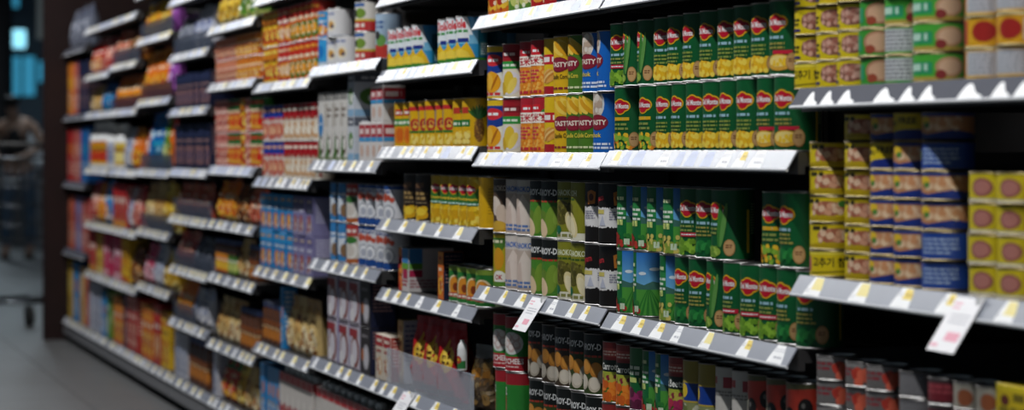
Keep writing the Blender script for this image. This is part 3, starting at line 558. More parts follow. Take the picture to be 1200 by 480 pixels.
# --- pouches
_bag = {}
def bag_mesh(key, w, d, h, front, m='film', sd=1):
    kk = (key, w, d, h, sd)
    if kk in _bag: return _bag[kk]
    W, Hh = w * 1000, h * 1000; q = random.Random(sd); ph = [q.uniform(0, 6) for _ in range(4)]
    def surf(side):
        def mp(u, v, L):
            s = max(-1, min(1, 2 * u / W)); t = max(0, min(1, v / Hh)); body = min(t / .85, 1)
            th = d / 2 * math.sqrt(max(0, 1 - s ** 4)) * (1 - max(0, (t - .25) / .75) ** 1.7) * min(1, .55 + t * 4) * (1 if t > .02 else .8)
            th *= 1 + .10 * math.sin(9 * s + ph[0] + 5 * t) * (t > .3) + .06 * math.sin(17 * t + ph[1] + 3 * s)
            th = max(th, .0012); taper = 1 - .10 * t * t; sgn = -1 if side == 0 else 1
            return ((u if side == 0 else -u) / 1000 * taper, sgn * (th + L * LAY) - .004 * t * t, v / 1000), (0, sgn, 0)
        return mp
    uc = [W * (i / 10 - .5) for i in range(1, 10)]; vc = [Hh * i / 12 for i in range(1, 12)]
    back = Art(W, Hh, '#808080'); back.S[0] = (back.S[0][0], back.S[0][1], front.S[0][2], 0)
    _bag[kk] = art_mesh('pouch', [(front, uc, vc, surf(0)), (back, uc, vc, surf(1))], m)
    return _bag[kk]
def put_bag(key, look, X, yf, z, w, d, h, front, b, k, row, rot=0, name='pouch', group=None, sd=1, cat='bag'):
    o = obj(name, bag_mesh(key, w, d, h, front, sd=sd), None, (X, yf + d / 2, z + .0003), (0, 0, rot)); reg(o, look, cat, group or look + 's', b, k, row); return o
# --- bottles and jars
def put_bottle(look, X, yc, z, r, h, pal, capm, b, k, row, name='bottle', neck=True, body='cap', cat='bottle'):
    P = PAL[pal]; key = ('bt', r, h, pal, neck)
    if key not in _bag:
        if neck: prof = [(r * .9, 0), (r, .004), (r, h * .62), (r * .8, h * .72), (r * .4, h * .82), (r * .36, h * .9)]; cp = [(r * .42, h * .88), (r * .44, h * .885), (r * .44, h * .99), (r * .38, h)]
        else: prof = [(r * .92, 0), (r, .004), (r, h * .8), (r * .9, h * .86), (r * .86, h * .88)]; cp = [(r * .93, h * .87), (r * .95, h * .875), (r * .95, h * .99), (r * .9, h)]
        a = Art(2 * math.pi * r * 1000, h * 500, P[0]); W = 2 * math.pi * r * 1000; q = h * 500
        a.rect(-W / 2, q * .8, W / 2, q, P[1]).ell(0, q * .35, 18, q * .25, P[2]).bars(-20, q * .62, 20, 1, q * .1, P[4])
        def mp(u, v, L):
            f = u / (r * 1000); R2 = r + .0003 + L * LAY; return (R2 * math.sin(f), -R2 * math.cos(f), h * .08 + v / 1000), (math.sin(f), -math.cos(f), 0)
        _bag[key] = (lathe('body', prof, body, 20), lathe('cap', cp, capm, 16), art_mesh('paper_label', [(a, [W * (i / 24 - .5) for i in range(1, 24)], (), mp)], 'paper', smooth=True))
    bm_, cm, lm = _bag[key]; o = obj(name, None, None, (X, yc, z + .0002), (0, 0, .5)); obj('glass_body' if body == 'brownglass' else 'body', bm_, o); obj('cap', cm, o); obj('paper_label', lm, o)
    reg(o, look, cat, look + 's', b, k, row); return o
#GOODS
# ------------------------------------------------------------------ goods, bay by bay (pixels are left outlines in the photograph)
CORN = 'green sweetcorn tin with red emblem'; PEA = 'green peas tin with red emblem'; BEAN = 'green beans tin with stalk picture'; SPIN = 'green leaf vegetable tin'; MIX = 'green mixed vegetable tin'; CRM = 'green creamed corn tin'
FLD = 'green tin with blue field picture'; FLV = 'green tin with yellow vegetables'
c = lambda kind, look: (lambda *pxs: [(kind, look, p) for p in pxs])
corn, cream, peas, beans, spin, mixed = c('corn', CORN), c('cream', CRM), c('peas', PEA), c('beans', BEAN), c('spinach', SPIN), c('mixed', MIX)
# second bay: two shelves of green tins, one of mixed tins
run('B', 1, 0, mixed(720, 751) + corn(769, 786, 803, 823, 843, 864) + cream(886, 907), rb=17, h=.119)
run('B', 1, 1, peas(720) + [('beans', BEAN, 731, -10), ('beans', BEAN, 752, -6)] + corn(766, 778, 795, 818, 840, 862, 882) + cream(896), rb=17, h=.119)
run('B', 2, 0, [('field', FLD, 723, -4), ('field', FLD, 742, -14), ('fieldveg', FLV, 779, -2)] + spin(804, 812) + [('beans', BEAN, 831, 0)] + peas(850, 866, 883) + spin(900, 915), rb=17, h=.119)
run('B', 2, 1, [('field', FLD, 723, 12), ('field', FLD, 741, 8), ('fieldveg', FLV, 758, 10), ('fieldveg', FLV, 777, 12)] + peas(800) + spin(813) + [('beans', BEAN, 832, 12)] + mixed(893) + spin(914), rb=17, h=.119)
r3 = [('carrot', 'carrot tin with dark red band', 712), ('carrot', 'carrot tin with dark red band', 722), ('beetgreen', 'dark green beetroot tin', 737), ('field', FLD, 754, 0), ('field', FLD, 768, -5), ('beet', 'beetroot tin with dark red band', 785), ('cow', 'olive and blue tin', 800), ('cow', 'olive and blue tin', 819), ('palewhite', 'pale grey tin', 833), ('palewhite', 'pale grey tin', 856), ('olive', 'red and white olive tin', 873), ('olive', 'red and white olive tin', 897), ('olive', 'red and white olive tin', 921)]
for row in (0, 1): run('B', 3, row, r3[:1] + r3[1:], r=.034, rb=22, h=.116)
# third bay
C1 = [('peach', 'blue banded fruit tin', 571, 22), ('cuts', 'red banded corn tin', 589, 30), ('zhcorn', 'orange corn kernel tin', 610, 28), ('zhcorn', 'orange corn kernel tin', 625, 12), ('babycorn', 'yellow baby corn tin', 639), ('tastyy', 'yellow candle corn tin', 648, 34), ('tastyg', 'olive green candle corn tin', 663, 30), ('tastyg', 'olive green candle corn tin', 678, 22), ('tastyb', 'bright blue tin', 695, 18)]
run('C', 1, 0, C1, h=.117)
run('C', 1, 1, [('peach', 'blue banded fruit tin', 571, 22), ('cuts', 'red banded corn tin', 589, 26), ('zhcorn', 'orange corn kernel tin', 609, 30), ('zhcorn', 'orange corn kernel tin', 624, 22), ('babycorn', 'yellow baby corn tin', 638), ('tastyy', 'yellow candle corn tin', 648, 24), ('tastyg', 'olive green candle corn tin', 663, 8), ('tastyb', 'bright blue tin', 684, 20), ('tastyb', 'bright blue tin', 698, -14)], h=.117)
AG = ('jackgreen', 'green tin with black top band'); AY = ('ayam', 'black tin with white middle band')
run('C', 2, 0, [('yellowgreen', 'yellow green tin with white oval', 578, 20), ('chao', 'beige coconut tin with blue lettering', 592, 34), ('chao', 'beige coconut tin with blue lettering', 606, 30)] + [AG + (622, 30), AG + (635, 30), ('jackolive', 'olive jackfruit tin', 654, 30), ('jackolive', 'olive jackfruit tin', 668, 26), AY + (686, 34), AY + (701, 24)], h=.118)
run('C', 2, 1, [('chaodark', 'dark brown coconut tin', 579, 26), ('chao', 'beige coconut tin with blue lettering', 592, 36), ('chao', 'beige coconut tin with blue lettering', 605, 26), AG + (621, 28), AG + (634, 32), ('jackolive', 'olive jackfruit tin', 653, 36), ('jackolive', 'olive jackfruit tin', 669, -18), AY + (685, -20), AY + (701, 26)], h=.118)
LY = 'red and green lychee tin'; LO = 'dark longan tin with white lettering'
run('C', 3, 0, [('lychee12', LY, 581, 30), ('lychee12', LY, 592, 34), ('longan', LO, 620), ('longan', LO, 637), ('longan', LO, 652), ('longan', LO, 669), ('longan', LO, 686, 34)], h=.119)
run('C', 3, 1, [('lychee', LY, 578, 28), ('lychee', LY, 592, 32), ('longanbrown', LO, 619), ('longanbrown', LO, 635), ('longanbrown', LO, 650), ('longan', LO, 667), ('longan', LO, 684, 34)], h=.119)
# products on the shelves cut by the top of the picture
run('C', 0, 0, [('orange|1', 'orange tin', 572), ('orange|1', 'orange tin', 583), ('green|2', 'green tin', 594), ('green|2', 'green tin', 608), ('red|3', 'red tin', 622), ('red|3', 'red tin', 636), ('navy|1', 'navy tin', 652), ('navy|1', 'navy tin', 668), ('navy|1', 'navy tin', 684)], h=.11)
# fourth bay
DO = ('dole', 'light blue pineapple slice tin')
run('D', 1, 0, [DO + (457.5, 30), DO + (464.5, 30), DO + (472, 28), DO + (479.5, 24), DO + (513, 30), DO + (523, 28), DO + (534, 24)], h=.106)
run('D', 1, 0, [DO + (520, -60)], h=.106, gap=.092, note='back')
run('D', 1, 0, [DO + (568, -60)], h=.106, gap=.092, note='back')
PA, PC, PI = ('papaya', 'yellow papaya tin'), ('pinecherry', 'yellow fruit cocktail tin'), ('pine', 'yellow tin with whole pineapple')
run('D', 2, 0, [PA + (464, 30), PA + (472, 30), PC + (480, 30), PC + (488, 30), PC + (499, 30), PC + (508, 34), PC + (519, 30), PI + (530, 50), PI + (541, 44)])
DP = ('dmpine', 'yellow pineapple tin with red emblem'); CP = ('chocpine', 'dark brown pineapple tin')
run('D', 3, 0, [CP + (473, 30), CP + (487, 30), DP + (505, 28), DP + (517, 30), DP + (526, 30), DP + (536, 28), DP + (546, 20), ('plainyellow', 'plain yellow pineapple tin', 561, 10)], h=.116)
AP = ('apricot', 'short green apricot tin')
run('D', 4, 0, [AP + (526, 30), AP + (536, 32), AP + (546, 32), AP + (557, 30)], h=.086, r=.034)
def art_cocktail(w, h):
    W, Hh = w * 1000, h * 1000
    return Art(W, Hh, '#d8d0cc').rect(-W * .5, 0, -W * .15, Hh, '#d85a2a').dots(-W * .48, 4, -W * .18, Hh - 6, 14, W * .12, ['#f0b03a', '#c8302a', '#e88a2a'], 3).rect(-W * .15, Hh * .62, W * .5, Hh, '#3a86c4').rect(-W * .15, Hh * .52, W * .5, Hh * .66, '#6aa83a').rect(-W * .05, Hh * .3, W * .4, Hh * .52, '#b01c4a').bars(-W * .1, Hh * .22, W * .44, 2, Hh * .05, '#b83a4a')
def art_cocktail_side(w, h):
    W, Hh = w * 1000, h * 1000
    return Art(W, Hh, '#cfc9c6').rect(-W * .5, Hh * .66, -W * .2, Hh, '#3a86c4').rect(-W * .5, Hh * .52, -W * .2, Hh * .66, '#6aa83a').rect(-W * .5, Hh * .34, -W * .2, Hh * .5, '#b01c4a').bars(-W * .48, Hh * .24, W * .4, 3, Hh * .04, '#a86a70')
put_box('cocktail', 'fruit cocktail carton with slanting shadow', wx(467, .008) + .05, .008, SH['D'][4], .095, .115, .108, art_cocktail(.095, .108), art_cocktail_side(.115, .108), 'D', 4, 0)
put_box('peartin', 'upright orange fruit carton', wx(513, .008) + .024, .008, SH['D'][4], .044, .05, .112, pal_face('orange', .044, .112, 3), pal_face('navy', .05, .112, 4, 3), 'D', 4, 0)
# festive red bags behind a clear fence
def art_redbag(w, h):
    W, Hh = w * 1000, h * 1000; a = Art(W, Hh, '#b8181e').rect(-W / 2, Hh * .9, W / 2, Hh, '#a01418').poly([(-W * .4, Hh * .5), (W * .4, Hh * .86), (W * .4, Hh * .6), (0, Hh * .5)], '#b8242a')
    a.ell(0, Hh * .54, W * .29, Hh * .17, '#d8a82c').ell(0, Hh * .56, W * .22, Hh * .13, '#f0cc50').poly([(-W * .12, Hh * .66), (0, Hh * .8), (W * .12, Hh * .66)], '#d8a82c').bars(-W * .2, Hh * .55, W * .2, 2, Hh * .04, '#5a3a10', 1.8)
    return a.rect(-W * .3, Hh * .05, W * .3, Hh * .16, '#8a1016')
for i, p in enumerate((481, 494, 511)): put_bag('redbag', 'shiny red bag with gold emblem', wx(p, .008) + .052, .008, SH['D'][5], .102, .07, .185, art_redbag(.102, .185), 'D', 5, 0, .35, sd=i, group='red and gold bags')
def art_jarbag(w, h):
    W, Hh = w * 1000, h * 1000
    return Art(W, Hh, '#5a4a3a').rect(-W / 2, Hh * .8, W / 2, Hh, '#7a7a78').dots(-W * .45, Hh * .1, W * .45, Hh * .75, 60, W * .09, ['#7a5a34', '#8f7a58', '#4a3a24', '#a8824a'], 4).rect(-W * .5, Hh * .52, W * .5, Hh * .66, '#a8702a')
put_bag('jarbag', 'clear bag of brown dried goods', wx(548, .02) + .05, .02, SH['D'][5], .095, .07, .15, art_jarbag(.095, .15), 'D', 5, 0, .3, sd=7)
put_box('packlight', 'pale small carton', wx(466, .03) + .027, .03, SH['D'][5], .05, .05, .16, pal_face('cream', .05, .16, 2), pal_face('white', .05, .16, 2, 3), 'D', 5, 0)
x0, x1 = bay_x('D')
fe = obj('shelf_fence', boxmesh('shelf_fence', [((-.385, -.0125, 0), (.385, -.0105, .088)), ((-.385, -.0125, .086), (.385, -.0085, .0885))], 'clear'), None, ((x0 + x1) / 2, .012, SH['D'][5] + .001)); tag(fe, 'clear plastic fence in front of the red bags', 'shelf divider')
tb = lathe('tube', [(.006, 0), (.011, .003), (.011, .05), (.009, .06), (.0045, .066), (.0045, .07)], 'cap', 14); t = obj('squeeze_tube', tb, None, (wx(534, -.012), .0035, SH['D'][5] + .0892), (0, .0, .2))
obj('tube_print', art_mesh('tube_print', [(Art(40, 30, '#2f7a3c').rect(-20, 18, 20, 30, '#e8e8e4').ell(0, 20, 10, 9, '#c8402e').rect(-6, 17, 6, 23, '#d8a020'), [i * 3 - 20 for i in range(1, 13)], (), lambda u, v, L: ((.0113 + L * LAY) * math.sin(u / 11), -(.0113 + L * LAY) * math.cos(u / 11), .006 + v / 1000) and (((.0113 + L * LAY) * math.sin(u / 11), -(.0113 + L * LAY) * math.cos(u / 11), .006 + v / 1000), (math.sin(u / 11), -math.cos(u / 11), 0)))], 'paper', smooth=True), t)
tag(t, 'small white and green tube standing at the clear fence', 'tube')
run('D', 0, 0, [('red|5', 'red tin', 455 + 9 * i) for i in range(5)] + [('white|5', 'pale tin', 505 + 10 * i) for i in range(5)], h=.1)
# nearest bay
TY, TK, TS, TB = ('tunaY', 'flat yellow tuna tin'), ('tunaK', 'flat yellow tuna tin'), ('tunaS', 'flat yellow tuna tin'), ('tunaB', 'flat navy tuna tin')
TG, TT, TW = ('tunaG', 'flat green tuna tin'), ('tunaT', 'flat dark green tuna tin'), ('tunaW', 'flat green tuna tin')
TR = 'orange red tuna tin'
for row in range(4):
    L = [(('tunaK',) if row == 0 else ('tunaY',)) + ('flat yellow tuna tin', 931, 48 if row else 30), TY + (959, 38), TY + (980, 30), TT + (1006, 40), (('tunaW',) if row in (0, 1) else ('tunaG',)) + ('flat green tuna tin', 1037, 34), TG + (1070, 34), (('tunaRW',) if row in (0, 2) else ('tunaR',)) + (TR, 1131, 45), (('tunaRW',) if row in (0, 2) else ('tunaR',)) + (TR, 1168, 30), ('tunaR', TR, 1206, 30)]
    run('A', 0, row, L, r=.0365, h=.0412, name='tuna_tin', jit=4)
for row in range(6):
    L = ([] if row > 4 else [(('tunaK' if row == 0 else 'tunaS'), 'flat yellow tuna tin', 949, (50, 62, 40, 52, 54)[row])]) + [TS + (990, 40)] + [(('tunaB' if row < 4 else 'tunaBY') if (row + i) % 5 else 'tunaB', 'flat navy tuna tin', p, 34 + 6 * ((row + i) % 3)) for i, p in enumerate((1020, 1047))] + [('tunaN' if row < 2 or row == 4 else 'tunaB', 'flat navy tuna tin', 1080, 44)]
    run('A', 1, row, L, r=.0365, h=.0405, name='tuna_tin', jit=4)
for row in range(4): run('A', 1, row, [('tunaP', 'flat yellow tin with pink meat', p, 34) for p in (1136, 1168, 1204)], r=.036, h=.0405, name='tuna_tin', jit=3, note='right')
for row in range(4):
    run('A', 2, row, [('tunaC', 'flat grey tin with red fruit', 957, 52), ('tunaC', 'flat grey tin with red fruit', 994, 20), ('tunaC', 'flat grey tin with red fruit', 1012, 50), ('tunaD', 'flat dark grey tin', 1054, 40), ('tunaM', 'flat dark red tin', 1088, 40), ('tunaV', 'flat pale grey tin', 1119, 40), ('tunaV', 'flat pale grey tin', 1143, 40)], r=.031, h=.0375, name='flat_tin', jit=4)
def art_spam(w, h):
    W, Hh = w * 1000, h * 1000
    return Art(W, Hh, '#dcc010').rect(-W / 2, Hh * .86, W / 2, Hh, '#e8d020').ell(-W * .24, Hh * .62, W * .13, Hh * .14, '#6a2a1c').bars(0, Hh * .62, W * .44, 1, Hh * .2, '#7a6a10').bars(-W * .4, Hh * .3, W * .44, 1, Hh * .16, '#8a7a10')
for row in range(3):
    for i in range(2): put_box('spam', 'yellow luncheon meat tin', wx(1167, .008) + .045 + .094 * i, .008, SH['A'][2] + row * .0532, .09, .06, .053, art_spam(.09, .053), art_spam(.06, .053), 'A', 2, row, name='luncheon_tin', cat='can')
# fifth bay
MW, MB, MR = ('milkwhite', 'short white milk tin'), ('milkblue', 'short blue milk tin'), ('milkred', 'short red and cream tin')
run('E', 1, 0, [MB + (373, 20), MW + (383, 26), MW + (394, 32), MR + (416, 26)], h=.08, r=.0365)
run('E', 1, 1, [('blue|3', 'blue and orange tin', 373, 20), MW + (384, 20), MR + (416, 26)], h=.08, r=.0365)
run('E', 1, 0, [('milktall', 'tall pale blue tin', 440, 28)], h=.118, r=.034, note='tall')
def art_tall(w, h, sd):
    W, Hh = w * 1000, h * 1000; a = Art(W, Hh, '#dedad4').rect(-W / 2, Hh * .88, W / 2, Hh, '#8a8884')
    if sd == 0: a.ell(-W * .05, Hh * .52, W * .42, Hh * .18, '#2a86c8').bars(-W * .25, Hh * .52, W * .2, 1, Hh * .04, '#e8eef4')
    else: a.rect(-W * .5, Hh * .5, -W * .1, Hh * .84, '#c9c3ba').bars(-W * .3, Hh * .72, W * .4, 2, Hh * .05, '#7a6a5c')
    return a.ell(W * .1, Hh * .22, W * .36, Hh * .13, '#5a3a2c').ell(W * .14, Hh * .24, W * .24, Hh * .09, '#f0ece6').poly([(-W * .5, Hh * .02), (-W * .2, Hh * .42), (W * .05, Hh * .06)], '#4a7a30').rect(-W / 2, 0, W / 2, Hh * .04, '#7a8a5a')
for i, p in enumerate((373, 382, 391, 399)): put_box('tall%d' % (i == 0), 'tall white coconut milk carton', wx(p, .008) + .036, .008, SH['E'][2], .072, .06, .19, art_tall(.072, .19, 0 if i == 0 else 1), art_tall(.06, .19, 1), 'E', 2, 0)
def art_coco(w, h):
    W, Hh = w * 1000, h * 1000
    return Art(W, Hh, '#cfd4dc').rect(-W / 2, Hh * .8, W / 2, Hh, '#5a5f6c').bars(-W * .3, Hh * .86, W * .3, 1, Hh * .06, '#e0e0e4').ell(0, Hh * .46, W * .36, Hh * .2, '#5a8a3a').ell(W * .08, Hh * .42, W * .2, Hh * .1, '#e8e8e0').rect(-W / 2, 0, W / 2, Hh * .16, '#8fb8d8')
for row in (0, 1): put_box('coco', 'grey carton with green coconut', wx(407.5, .008) + .036, .008, SH['E'][2] + row * .1182, .07, .10, .118, art_coco(.07, .118), art_coco(.10, .118), 'E', 2, row)
def art_rw(w, h):
    W, Hh = w * 1000, h * 1000
    return Art(W, Hh, '#e2dcd8').rect(-W * .5, Hh * .62, W * .5, Hh * .94, '#b82432').bars(-W * .4, Hh * .7, W * .4, 1, Hh * .14, '#f0d8d4').rect(-W * .5, Hh * .5, W * .5, Hh * .62, '#3f9ad0').ell(0, Hh * .26, W * .3, Hh * .16, '#d8b8a8')
X0 = wx(421, .008) + .03
for i in range(4): put_box('rw', 'red blue and white carton', X0 + .064 * i, .008, SH['E'][2], .062, .06, .102, art_rw(.062, .102), art_rw(.06, .102), 'E', 2, 0)
for i in (2, 3): put_box('rw2', 'red blue and white carton', X0 + .064 * i, .008, SH['E'][2] + .1023, .062, .06, .092, art_rw(.062, .092), art_rw(.06, .092), 'E', 2, 1)
CB, CR, CW = ('cocoblue', 'blue and grey coconut tin'), ('cocored', 'red topped coconut tin'), ('cocowhite', 'white coconut tin with blue base')
for row in (0, 1): run('E', 3, row, [CB + (387, 20), CB + (396, 30), CR + (406, 30), CW + (420, 30), CW + (428, 26), CW + (440, 30), CW + (449, 28)], h=.109)
def art_choc(w, h, dk):
    W, Hh = w * 1000, h * 1000
    if dk: return Art(W, Hh, '#2a2426').ell(W * .1, Hh * .36, W * .32, Hh * .28, '#b8b4ba').ell(W * .1, Hh * .36, W * .24, Hh * .2, '#d0ccd2').bars(-W * .35, Hh * .78, W * .3, 1, Hh * .07, '#8a8488').ell(-W * .25, Hh * .4, W * .14, Hh * .14, '#b86a34')
    return Art(W, Hh, '#cbc4cf').rect(-W * .5, Hh * .72, W * .3, Hh * .9, '#a02830').ell(W * .05, Hh * .4, W * .42, Hh * .36, '#8a3420').ell(W * .0, Hh * .4, W * .3, Hh * .27, '#e0dae2').ell(-W * .2, Hh * .18, W * .24, Hh * .16, '#ece8ea').bars(-W * .4, Hh * .94, W * .3, 1, Hh * .04, '#6a5a78').rect(-W / 2, Hh * .965, W / 2, Hh, '#3a3038').rect(-W / 2, 0, W / 2, Hh * .03, '#4a3a48')  # dark top and bottom strips paint in the shaded gap between tiers
for row in (0, 1):
    for i, p in enumerate((384, 397, 409.5)): put_box('choc', 'mauve dessert carton with brown ring', wx(p, .008) + .058, .008, SH['E'][4] + row * .1222, .112, .07, .122, art_choc(.112, .122, 0), pal_face('purple', .07, .122, 1, 3), 'E', 4, row)
    put_box('chocd', 'dark carton with white disc', wx(422, .008) + .055, .008, SH['E'][4] + row * .1222, .105, .07, .122, art_choc(.105, .122, 1), pal_face('navy', .07, .122, 1, 3), 'E', 4, row)
for i in range(2): put_box('redc', 'red and cream snack carton', wx(440, .008) + .04 + .078 * i, .008, SH['E'][4], .075, .05, .115, pal_face('redwhite', .075, .115, 2), pal_face('redpink', .05, .115, 2, 3), 'E', 4, 0)
capm = lathe('cap', [(.014, 0), (.0145, .002), (.0145, .014), (.012, .017)], 'cap', 14)
def art_redbox(w, h):
    W, Hh = w * 1000, h * 1000
    return Art(W, Hh, '#dcd4cc').rect(-W / 2, Hh * .86, W / 2, Hh, '#c01420').rect(-W / 2, 0, W / 2, Hh * .5, '#b01420').ell(0, Hh * .55, W * .3, Hh * .12, '#e8e0d8').bars(-W * .3, Hh * .3, W * .3, 2, Hh * .05, '#f0e0d8')
def capped(look, key, b, xs, h, fr, sd):
    for x in xs:
        o = put_box(key, look, x, .006, SH[b][len(SH[b]) - 1], .074, .075, h, fr, sd, b, len(SH[b]) - 1, 0, group='drink cartons with caps'); obj('cap', capm, o, (0, -.012, h + .0002))
capped('red and white drink carton with white cap', 'redbox', 'E', [bay_x('E')[0] + .045 + .077 * i for i in range(9)], .185, art_redbox(.074, .185), art_redbox(.075, .185))
capped('red and white drink carton with white cap', 'redbox', 'F', [bay_x('F')[0] + .345 + .077 * i for i in range(6)], .185, art_redbox(.074, .185), art_redbox(.075, .185))
# --- bays further off: rows of goods with the colours, sizes and order of the photograph
def fill(b, k, items, start=.012, z0=None):
    x, xe = bay_x(b); x += start; z = SH[b][k] + .0002
    q = random.Random(b + str(k))
    lim = (SH[b][k - 1] - SH[b][k] - .042) if k else 9
    for typ, pal, look, n, w, h, rows in items:
        h = min(h, (lim - .002) / rows / (1.06 if typ == 'bag' else 1))
        for i in range(n):
            if x + w > xe - .004: return
            X = x + w / 2
            for row in range(rows):
                zz = z + row * (h + .0004)
                if typ == 'can': put_can(pal + '|%d' % (len(pal)), look, X, .006 + w / 2 + q.uniform(0, .004), zz, w / 2 - .0008, h, math.radians(30 + q.uniform(-9, 9)), b, k, row)
                elif typ in ('box', 'box1', 'box2'):
                    st = {'box': 0, 'box1': 1, 'box2': 2}[typ]; dd = min(.09, max(.045, w))
                    put_box('%s%d' % (pal, st), look, X, .007 + q.uniform(0, .006), zz, w - .0012, dd, h, pal_face(pal, w, h, pal, st), pal_face(pal, dd, h, pal + 's', 3), b, k, row)
                elif typ == 'bag':
                    hh = h * q.choice((.92, 1, 1.06)); put_bag(pal, look, X, .016, zz, w - .002, min(.07, w * .6), hh, pal_face(pal, w, h, pal, q.choice((0, 2))), b, k, row, q.uniform(-.04, .04), sd=i % 3)
                elif typ == 'bottle': put_bottle(look, X, .008 + w / 2, zz, w / 2 - .001, h, pal, 'cap', b, k, row)
                elif typ == 'jar': put_bottle(look, X, .008 + w / 2, zz, w / 2 - .001, h, pal, 'lid', b, k, row, 'jar', False, 'brownglass', 'jar')
            x += w + .0015
        x += .004
def fence(b, k, m, x0f=0, x1f=1, h=.062, look='smoky plastic fence in front of the bags'):
    x0, x1 = bay_x(b); L = x1 - x0; a = x0 + .01 + (L - .02) * x0f; e = x0 + .01 + (L - .02) * x1f
    o = obj('shelf_fence', boxmesh('shelf_fence', [((-(e - a) / 2, -.001, 0), ((e - a) / 2, .001, h)), ((-(e - a) / 2, -.003, h - .003), ((e - a) / 2, .003, h))], m), None, ((a + e) / 2, .006, SH[b][k] + .0006)); tag(o, '%s, %s, %s' % (look, shelf_phrase(b, k), bay_phrase(b)), 'shelf divider', 'plastic shelf fences')
# sixth bay
fill('F', 0, [('bag', 'gold', 'yellow snack bag', 6, .12, .15, 1)])
fill('F', 1, [('can', 'yellow', 'yellow and orange tin', 3, .074, .112, 2), ('can', 'red', 'red tin', 2, .074, .112, 2), ('can', 'orangegreen', 'orange tin with green picture', 5, .074, .112, 2)])
fill('F', 2, [('can', 'bluewhite', 'white tin with blue top', 4, .074, .112, 2), ('can', 'redwhite', 'white tin with red top', 6, .074, .112, 2)])
fill('F', 3, [('box', 'blue', 'bright blue noodle carton', 5, .092, .115, 2), ('box', 'purple', 'mauve carton', 4, .086, .115, 2)])
fill('F', 4, [('jar', 'brown', 'brown sauce jar', 4, .068, .13, 1), ('box1', 'blue', 'slim tall blue carton', 1, .04, .19, 1), ('bag', 'cream', 'beige dried food bag', 4, .098, .17, 1)])
fill('F', 5, [('box1', 'blue', 'blue carton on the base shelf', 4, .07, .185, 1)])
# seventh bay
fill('G', 0, [('bag', 'gold', 'yellow snack bag', 3, .13, .15, 1), ('bag', 'green', 'green snack bag', 3, .13, .15, 1)])
fill('G', 1, [('can', 'salmon', 'salmon coloured tin', 5, .074, .09, 2), ('can', 'orange', 'orange tin', 5, .074, .09, 2)])
fill('G', 2, [('can', 'redpink', 'red and pink tin', 3, .074, .113, 2), ('can', 'redgreen', 'red tin with green top', 3, .074, .113, 2), ('can', 'yellow', 'yellow and orange tin', 1, .074, .113, 2), ('can', 'redpink', 'red and pink tin', 1, .074, .113, 2), ('can', 'redgreen', 'red tin with green top', 2, .074, .113, 2)])
fill('G', 3, [('bag', 'orange', 'orange snack bag', 3, .11, .14, 1), ('bag', 'brown', 'brown dried food bag', 2, .11, .12, 1), ('bag', 'salmon', 'salmon coloured bag', 2, .11, .14, 1)])
fill('G', 4, [('jar', 'orange', 'orange jar of sauce', 3, .075, .12, 1), ('jar', 'green', 'green labelled jar', 2, .075, .12, 1), ('bag', 'cream', 'beige dried food bag', 2, .10, .15, 1), ('jar', 'brown', 'brown sauce jar', 2, .075, .12, 1)])
fill('G', 5, [('bag', 'cream', 'beige dried food bag', 4, .11, .15, 1), ('jar', 'brown', 'brown sauce jar', 4, .075, .14, 1)])
fill('G', 6, [('box1', 'white', 'white carton on the base shelf', 1, .08, .16, 1), ('bag', 'redgreen', 'red snack bag', 2, .13, .17, 1), ('bag', 'gold', 'yellow snack bag', 1, .13, .16, 1), ('bag', 'cream', 'beige dried food bag', 2, .13, .16, 1)])
# eighth bay
fill('H', 0, [('bag', 'yellow', 'yellow snack bag', 6, .12, .15, 1)])
fill('H', 1, [('bag', 'grey', 'grey dried food bag', 3, .11, .15, 1), ('bag', 'white', 'pale dried food bag', 3, .12, .16, 1)])
fill('H', 2, [('box', 'navy', 'navy carton with pink picture', 7, .105, .13, 1)])
fill('H', 3, [('box', 'navy', 'navy carton with pink picture', 7, .105, .165, 1)])
fill('H', 4, [('bag', 'salmon', 'salmon coloured bag', 6, .11, .12, 1)])
fill('H', 5, [('bag', 'redpink', 'red and pink bag', 3, .12, .13, 1), ('bag', 'grey', 'grey dried food bag', 3, .12, .12, 1)])
fill('H', 6, [('bag', 'orange', 'orange snack bag', 3, .11, .14, 1), ('bag', 'white', 'pale dried food bag', 3, .11, .13, 1)])
fill('H', 7, [('box1', 'white', 'white carton on the base shelf', 3, .09, .17, 1), ('jar', 'brown', 'large brown sauce jar', 4, .10, .17, 1)])
fence('H', 1, 'bluetray')
for k in (4, 5): fence('H', k, 'bluetray')
fence('H', 6, 'bluetray', 0, .6)
# ninth bay
fill('I', 1, [('bag', 'yellow', 'yellow snack bag', 3, .13, .19, 1), ('bag', 'gold', 'golden snack bag', 2, .13, .16, 1), ('bag', 'violet', 'violet snack bag', 1, .10, .15, 1)])
fill('I', 2, [('bag', 'orange', 'orange snack bag', 5, .12, .20, 1), ('bag', 'violet', 'violet snack bag', 1, .12, .22, 1)])
fill('I', 3, [('bag', 'salmon', 'salmon coloured bag', 1, .12, .17, 1), ('bag', 'teal', 'bright blue snack bag', 3, .12, .24, 1), ('bag', 'green', 'green snack bag', 1, .10, .22, 1), ('bag', 'orangegreen', 'red orange snack bag', 1, .11, .22, 1)])
fill('I', 4, [('bag', 'cream', 'beige dried food bag', 4, .12, .19, 1), ('bag', 'gold', 'golden snack bag', 2, .12, .2, 1)])
fill('I', 5, [('bag', 'pink', 'pink snack bag', 2, .12, .16, 1), ('bag', 'white', 'pale dried food bag', 2, .12, .17, 1), ('bag', 'gold', 'golden snack bag', 2, .12, .15, 1)])
fill('I', 6, [('box', 'orange', 'orange carton on the base shelf', 3, .10, .22, 1), ('box', 'red', 'red carton on the base shelf', 2, .09, .24, 1), ('box', 'yellow', 'yellow carton on the base shelf', 2, .09, .22, 1)])
